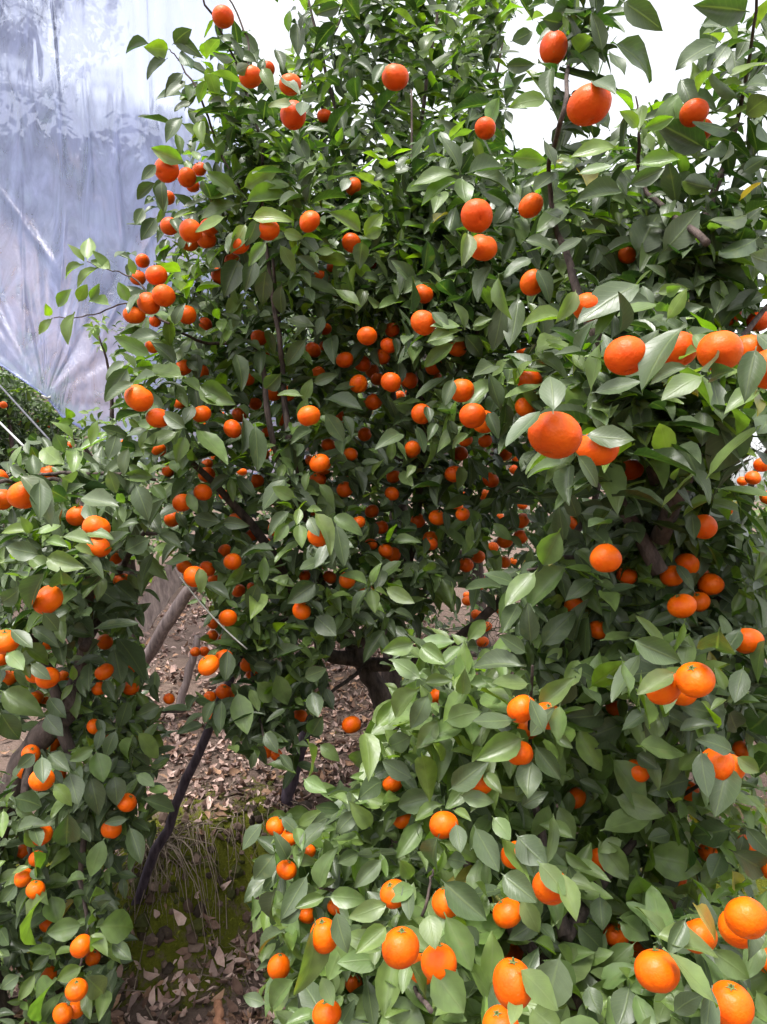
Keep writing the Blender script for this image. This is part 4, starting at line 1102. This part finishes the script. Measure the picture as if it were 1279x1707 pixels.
# ------------------------------------------------------------------ which leaves show largest: a coarse depth buffer over everything
recs = [(k, i) for k in LEAVES for i in range(len(LEAVES[k]))]
Mx = np.array([LEAVES[k][i][0] for k, i in recs]); Vx = np.array([LEAVES[k][i][1] for k, i in recs])
PW = np.einsum('nij,nkj->nki', Mx[:, :3, :3], LV[Vx]) + Mx[:, None, :3, 3]
sx_, sy_, sd_ = proj(PW)
SW, SH, SS = 426, 569, 3.0
ix = (sx_ / SS).astype(int); iy = (sy_ / SS).astype(int)
ok = (ix >= 0) & (ix < SW) & (iy >= 0) & (iy < SH)
flat = np.where(ok, iy * SW + ix, SW * SH)
zb = np.full(SW * SH + 1, 99.0)
np.minimum.at(zb, flat.ravel(), sd_.ravel())
vis = (ok & (sd_ <= zb[flat] + .012)).mean(1)
area = np.linalg.norm(Mx[:, :3, 0], axis=1) * np.linalg.norm(Mx[:, :3, 1], axis=1) / np.maximum(.3, PW[:, :, 1].mean(1)) ** 2
score = vis * area
TOTAL = len(recs)

# ------------------------------------------------------------------ fruit shapes (shared meshes)
def fruit_mesh(name, flat, neck):
    seg, rings = 26, 15
    P = []
    for i in range(rings + 1):
        th = math.pi * i / rings                   # 0 = stem end
        r = .5 * math.sin(th); z = .5 * math.cos(th) * flat
        z -= .050 * math.exp(-(th / .30) ** 2)                     # dip round the stem
        z += .060 * math.exp(-((math.pi - th) / .20) ** 2)         # dimple at the blossom end
        if neck: z += neck * math.exp(-(th / .55) ** 2)
        for j in range(seg):
            ph = 2 * math.pi * j / seg
            rr = r * (1 + .014 * math.cos(9 * ph) * math.exp(-(th / .9) ** 2) + .012 * math.sin(2 * ph + 1.3) + .008 * math.sin(3 * ph + th * 2))
            P.append((rr * math.cos(ph), rr * math.sin(ph), z + .006 * math.sin(2 * ph)))
    idx = np.arange((rings + 1) * seg).reshape(rings + 1, seg)
    F = np.stack([idx[:-1], idx[1:], np.roll(idx, -1, 1)[1:], np.roll(idx, -1, 1)[:-1]], -1).reshape(-1, 4)
    me = mesh_np(name, np.array(P), F, True)
    me.materials.append(M_FRUIT)
    return me


FRUIT_ME = [fruit_mesh('mandarin', .88, 0), fruit_mesh('mandarin', .93, .0), fruit_mesh('mandarin', .86, .09)]
FRUIT_TOP = [.5 * .88 - .05, .5 * .93 - .05, .5 * .86 + .03]


def calyx_mesh():
    P = [(0, 0, .03)]; F = []
    for j in range(10):
        a = 2 * math.pi * j / 10; r = .15 if j % 2 == 0 else .06
        P.append((r * math.cos(a), r * math.sin(a), .008 + (.02 if j % 2 == 0 else .012)))
    for j in range(10): F.append((0, 1 + j, 1 + (j + 1) % 10))
    # stub of the stalk
    b = len(P)
    for z in (.0, .09):
        for j in range(5):
            a = 2 * math.pi * j / 5; P.append((.028 * math.cos(a), .028 * math.sin(a), z + .01))
    for j in range(5):
        j2 = (j + 1) % 5
        F.append((b + j, b + j2, b + 5 + j2)); F.append((b + j, b + 5 + j2, b + 5 + j))
    F.append((b + 5, b + 6, b + 7)); F.append((b + 5, b + 7, b + 8)); F.append((b + 5, b + 8, b + 9))
    me = mesh_np('calyx', np.array(P), np.array(F), False)
    me.materials.append(M_CALYX)
    return me


CALYX_ME = calyx_mesh()


# ------------------------------------------------------------------ put every tree together
def build_tree(T, sel):
    k = T['key']
    bx, bd = T['base']
    X = (bx - CX) / FPX * bd
    base = np.array([X, bd, float(ground_z(X, bd)) - .02])
    root = empty('mandarin_tree', base)
    tag(root, T['label'], 'tree', 'mandarin trees of the orchard')
    off = Matrix.Translation(-Vector(base))
    # trunk and limbs
    tp = [at(x, y, d) for x, y, d, r in T['trunk']]; tr = [q[3] for q in T['trunk']]
    if tp[0][2] > base[2] + .02:
        tp = [base] + tp; tr = [tr[0] * 1.35] + tr
    tr[0] *= 1.15
    nodes = []
    tb = Tubes(10)
    pth = smooth_path(tp, 5 * len(tp))
    rad = np.interp(np.linspace(0, 1, len(pth)), np.linspace(0, 1, len(tr)), tr) * (1 + .10 * np.sin(np.arange(len(pth)) * 1.7))
    tb.add(pth - base, rad)
    link('trunk', tb.mesh('trunk'), root, M_BARK)
    nodes += [p for p in pth[len(pth) // 2:]]
    for lb in T['limbs']:
        pts = []
        for (x, y, d, r) in lb:
            if T['anchor'] is not None and k in 'MRFL' and len(pts) > 0:
                d = max(d, float(depth_at(T, x, y)[0]) + (.05 if r < .005 else .17))
            pts.append(at(x, y, d))
        pts = np.array(pts); rr = [q[3] * (.7 if k in 'RFM' else .85) for q in lb]
        n = 5 * len(lb)
        pth = smooth_path(pts, n)
        wob = np.cumsum(rng.normal(0, .0022, (n, 3)), 0); wob -= np.linspace(0, 1, n)[:, None] * wob[-1] ; pth += wob
        rad = np.interp(np.linspace(0, 1, n), np.linspace(0, 1, len(rr)), rr)
        lt = Tubes(8); lt.add(pth - base, rad)
        link('branch', lt.mesh('branch'), root, M_BARK)
        nodes += [p for p in pth[1:]]
    # twigs: every shoot, standing-out leaf and fruit grows from the nearest wood
    tw = Tubes(5)
    NB = np.zeros((60000, 3)); NB[:len(nodes)] = np.array(nodes); cnt = [len(nodes)]

    def grow(p, r0, r1, mid=True, droop=0.0):
        A = NB[:cnt[0]]
        dist = np.linalg.norm(A - p, axis=1) + .12 * np.maximum(0, A[:, 2] - p[2]) * (1 if droop <= 0 else -1) + .35 * np.maximum(0, p[1] - A[:, 1])
        q = A[int(dist.argmin())]
        L_ = np.linalg.norm(p - q)
        if L_ < .004: return
        n = 3 + int(L_ / .06)
        t = np.linspace(0, 1, n)[:, None]
        c = q * (1 - t) + p * t
        c += np.array([0, 0, 1]) * (droop + .10 * L_) * 4 * t * (1 - t) * .6
        if n > 3: c[1:-1] += rng.normal(0, .004 + .012 * L_, (n - 2, 3))
        rs = min(r0 + .006 * L_, .008)
        tw.add(c, np.linspace(rs, r1, n), cap=False)
        if mid:
            NB[cnt[0]:cnt[0] + n - 1] = c[1:]; cnt[0] += n - 1

    A0 = NB[:cnt[0]].copy()
    sh = sorted(T['shoots'], key=lambda s: float(np.linalg.norm(A0 - s[1], axis=1).min()))
    for tip, rt in sh:
        grow(rt, .0020, .0014)
        tw.add([rt, (rt + tip) / 2 + rng.normal(0, .003, 3), tip], [.0014, .0012, .0007], cap=False)
        NB[cnt[0]] = tip; cnt[0] += 1
    hs = sorted(T['hero'], key=lambda s: float(np.linalg.norm(A0 - s, axis=1).min()))
    for b in hs: grow(b, .0013, .0008)
    # fruit
    for (x, y, d, dep, real) in T['fruit']:
        c = at(x, y, dep)
        vi = int(rng.choice(3, p=[.6, .3, .1]))
        me = FRUIT_ME[vi]
        o = link('mandarin', me, root)
        tilt = nrm(np.array([rng.normal(0, .45), rng.normal(.05, .5), 1.0]))
        tall = TALL.get((int(x), int(y)), 1.0)
        if tall > 1: tilt = nrm(np.array([rng.normal(0, .1), rng.normal(0, .1), 1]))
        q = Vector(tilt).to_track_quat('Z', 'Y')
        s = real * rng.uniform(1.0, 1.05); sq = rng.uniform(.95, 1.05)
        Mt = Matrix.Translation(Vector(c)) @ q.to_matrix().to_4x4() @ Matrix.Rotation(rng.uniform(0, 6.28), 4, 'Z') @ Matrix.Diagonal((s * sq, s / sq, s * tall * rng.uniform(.92, 1.04), 1))
        o.matrix_basis = off @ Mt
        red = np.clip(.75 - (y - 100) / 1300 + rng.normal(0, .15), 0, 1) if k not in 'F' else np.clip(.12 + rng.normal(0, .1), 0, 1)  # redder with height: the backlit look is put into the skin colour
        col = (1 - red) * np.array([.70, .122, .001]) + red * np.array([.60, .066, .004])
        o.color = (*(col * rng.uniform(.93, 1.05)), 1)
        if d >= 20:
            cy = link('calyx', CALYX_ME, o)
            cy.matrix_basis = Matrix.Translation((0, 0, FRUIT_TOP[vi] + .004))
        top = c + tilt * real * .52
        grow(top, .0016, .0012, mid=False, droop=.0)
    twm = link('twigs', tw.mesh('twigs'), root, M_TWIG if k in 'F' else M_BARK)
    tag(twm, kind='stuff')
    # the leaves that show largest are objects; the rest is one mass
    big = set(sel)
    rest = []
    for i, (M, v, c, h, b) in enumerate(LEAVES[k]):
        if i in big:
            o = link('leaf', LEAF_ME[v], root)
            o.matrix_basis = off @ Matrix(M.tolist())
            o.color = (*c, 1)
        else:
            rest.append(i)
    if rest:
        Mr = np.array([LEAVES[k][i][0] for i in rest]); Vr = np.array([LEAVES[k][i][1] for i in rest]); Cr = np.array([LEAVES[k][i][2] for i in rest])
        P = np.einsum('nij,nkj->nki', Mr[:, :3, :3], LV[Vr]) + Mr[:, None, :3, 3] - base
        n = len(rest)
        Fq = (np.arange(n)[:, None, None] * 40 + LF[None]).reshape(-1, 4)
        me = mesh_np('foliage', P.reshape(-1, 3), Fq, True, np.tile(LUV, (n, 1)), np.repeat(Cr, 40, 0))
        fo = link('foliage', me, root, M_LEAF)
        tag(fo, kind='stuff')
    return root


start = 0
for k in LEAVES:
    n = len(LEAVES[k])
    sc = score[start:start + n]; start += n
    order = np.argsort(-sc)[:300]
    order = [int(i) for i in order if sc[i] > 0]
    build_tree(TREES[k], order)


# ------------------------------------------------------------------ plastic film pulled back and tied at the left
def make_film():
    nu, nv = 320, 150
    tie = np.array([76.0, 661.0])
    top = np.array([(-420, -300), (-200, -300), (0, -300), (100, -300), (170, -300), (230, -300), (290, -300), (345, -300)], float)
    bot = np.array([(-330, 470), (-150, 560), (0, 607), (70, 655), (80, 664), (104, 694), (230, 770), (520, 800)], float)
    uu = np.linspace(0, 1, nu)
    kx = np.array([0, .18, .36, .48, .54, .64, .8, 1.0])
    tx = np.interp(uu, kx, top[:, 0]); ty = np.interp(uu, kx, top[:, 1])
    bx = np.interp(uu, kx, bot[:, 0]); by = np.interp(uu, kx, bot[:, 1])
    P = np.zeros((nv, nu, 3))
    for j in range(nv):
        t = j / (nv - 1)
        e = t ** 1.25
        x = tx * (1 - e) + bx * e; y = ty * (1 - t) + by * t
        ang = np.arctan2(x - tie[0], tie[1] - y + 1)
        rr = np.hypot(x - tie[0], y - tie[1])
        g = np.exp(-rr / 170)
        dep = 4.35 + - 0.0 + .05 * (vnoise(ang * 7 + 40, 0 * ang + 3, 71) - .5) * g * np.clip(rr / 90, 0, 1) + .03 * (vnoise(ang * 19 + 40, rr / 200, 72) - .5) * g * np.clip(rr / 60, 0, 1)
        vert = (1 - g)
        dep += vert * (.10 * (vnoise(x / 90 + 50, y / 620 + 50, 61) - .5) + .03 * (vnoise(x / 34 + 50, y / 500 + 50, 62) - .5) + .006 * (vnoise(x / 9 + 50, y / 60 + 50, 63) - .5))
        for (x1, y1, x2, y2, wd_, am) in ((80, -60, 108, 300, 3.2, .022), (142, 120, 156, 345, 4, .026), (193, 190, 206, 420, 4.5, .03), (-20, 290, 112, 470, 5, .02), (265, 180, 271, 225, 3, .015),
                                          (30, 120, 44, 640, 3, .012), (110, 350, 96, 560, 3, .014), (60, 60, 66, 130, 3, .016), (150, 430, 110, 600, 3.5, .016), (-60, 420, 60, 640, 5, .02), (300, 300, 130, 640, 5, .02), (240, -100, 250, 200, 4, .02)):
            f_ = np.clip((y - y1) / (y2 - y1), 0, 1); xl = x1 + (x2 - x1) * f_
            dep -= am * np.exp(-np.abs(x - xl) / wd_) * np.where((y > y1) & (y < y2), np.sin(np.pi * np.clip((y - y1) / (y2 - y1), 0, 1)) ** .5, 0)
        dep += .25 * np.sin(t * 3.14) + .15 * (1 - np.clip(rr / 300, 0, 1)) * -1
        P[j] = np.stack([(x - CX) / FPX * dep, dep, CAMZ - (y - CY) / FPX * dep], -1)
    base = np.array([P[-1, nu // 2, 0], P[-1, nu // 2, 1], P[-1, nu // 2, 2]])
    idx = np.arange(nv * nu).reshape(nv, nu)
    F = np.stack([idx[:-1, :-1], idx[1:, :-1], idx[1:, 1:], idx[:-1, 1:]], -1).reshape(-1, 4)
    root = empty('plastic_film', base)
    tag(root, 'translucent bluish plastic film hanging in creases, gathered to a point at upper left', 'plastic film')
    link('sheet', mesh_np('sheet', P.reshape(-1, 3) - base, F, True), root, M_FILM)
    # rolled hem along the lower edge and the tie
    T = Tubes(6); T.add(P[-1] - base, .006); link('hem', T.mesh('hem'), root, M_FILM)
    tp = at(77, 662, float(P[-1, int(.5 * nu), 1]) - .02) - base
    a = np.linspace(0, 2 * np.pi, 14)
    T = Tubes(5); T.add([tp + np.array([.022 * math.cos(q), .022 * math.sin(q), .006 * math.sin(2 * q)]) for q in a], .005); link('tie', T.mesh('tie'), root, M_STRING)


make_film()


# ------------------------------------------------------------------ props, cords and sticks
def pole(name, label, cat, a, b, ra, rb, mat, group=None, sides=10, knots=True):
    A = at(*a); B = at(*b)
    n = 14
    t = np.linspace(0, 1, n)[:, None]
    pts = A * (1 - t) + B * t
    if knots: pts[1:-1] += rng.normal(0, .0035, (n - 2, 3))
    r = np.linspace(ra, rb, n) * (1 + (.07 * rng.normal(0, 1, n) if knots else 0))
    T = Tubes(sides); T.add(pts - A, r)
    o = link(name, T.mesh(name), None, mat)
    o.location = A
    tag(o, label, cat, group)
    return o


pole('wooden_prop', 'dark slanting wooden prop leaning over the mossy bank', 'pole', (214, 1532, 2.66), (436, 1010, 2.45), .017, .014, M_WOOD_DARK)
pole('wooden_prop', 'pale grey round wooden prop slanting below the cut board', 'pole', (190, 1180, 3.9), (352, 925, 3.6), .036, .030, M_WOOD)
pole('wooden_prop', 'short purplish prop standing upright on the leaf litter below the central tree', 'pole', (471, 1352, 3.03), (520, 1185, 2.95), .028, .022, M_WOOD_DARK)
pole('wooden_prop', 'thin dim prop standing behind the small cluster of fruit at left centre', 'pole', (298, 1185, 3.8), (330, 1060, 3.75), .022, .018, M_WOOD)
pole('cut_stick', 'reddish brown cut stick poking up from dead leaves at the bottom', 'stick', (372, 1760, 2.22), (364, 1668, 2.36), .020, .013, M_STICK)
pole('white_pipe', 'thin white pipe slanting at the far left edge below the film', 'pipe', (-60, 645, 3.6), (42, 746, 3.3), .005, .005, M_PVC, knots=False)
pole('steel_cable', 'thin grey cable running down past the far left tree', 'cable', (-30, 610, 3.9), (84, 735, 3.5), .005, .005, M_CABLE, knots=False)


def cord():
    A = at(300, 962, 1.95); B = at(412, 1082, 2.0)
    t = np.linspace(0, 1, 12)[:, None]
    pts = A * (1 - t) + B * t; pts[:, 2] -= .012 * np.sin(t[:, 0] * 3.14)
    T = Tubes(6); T.add(pts - A, .0022)
    o = link('tie_rope', T.mesh('tie_rope'), None, M_STRING); o.location = A
    tag(o, 'taut white rope slanting down from the fruit cluster at left centre', 'rope')


cord()


def board():
    A = at(232, 1040, 3.0); B = at(296, 950, 2.9)
    ax = nrm(B - A); ln = float(np.linalg.norm(B - A))
    side = nrm(np.cross(ax, np.array([0, 1, 0]))); nn = np.cross(side, ax)
    w, h = .046, .014
    P = []
    ns = 8
    for i in range(ns + 1):
        t = i / ns
        c = ax * ln * t
        ww = w * (1 + .06 * math.sin(i * 2.1)); cut = .02 if i == ns else 0
        for sx, sz in ((-1, -1), (-.9, 1), (.9, 1), (1, -1)):
            P.append(c + side * ww * sx + nn * h * sz + ax * cut * sx)
    F = []
    for i in range(ns):
        for j in range(4):
            a = i * 4 + j; b = i * 4 + (j + 1) % 4
            F.append((a, b, b + 4, a + 4))
    F.append((3, 2, 1, 0)); e = ns * 4; F.append((e, e + 1, e + 2, e + 3))
    o = link('wooden_board', mesh_np('wooden_board', np.array(P), np.array(F), False), None, M_WOOD)
    o.location = A
    tag(o, 'weathered reddish grey board end slanting up between left and central trees', 'board')


board()
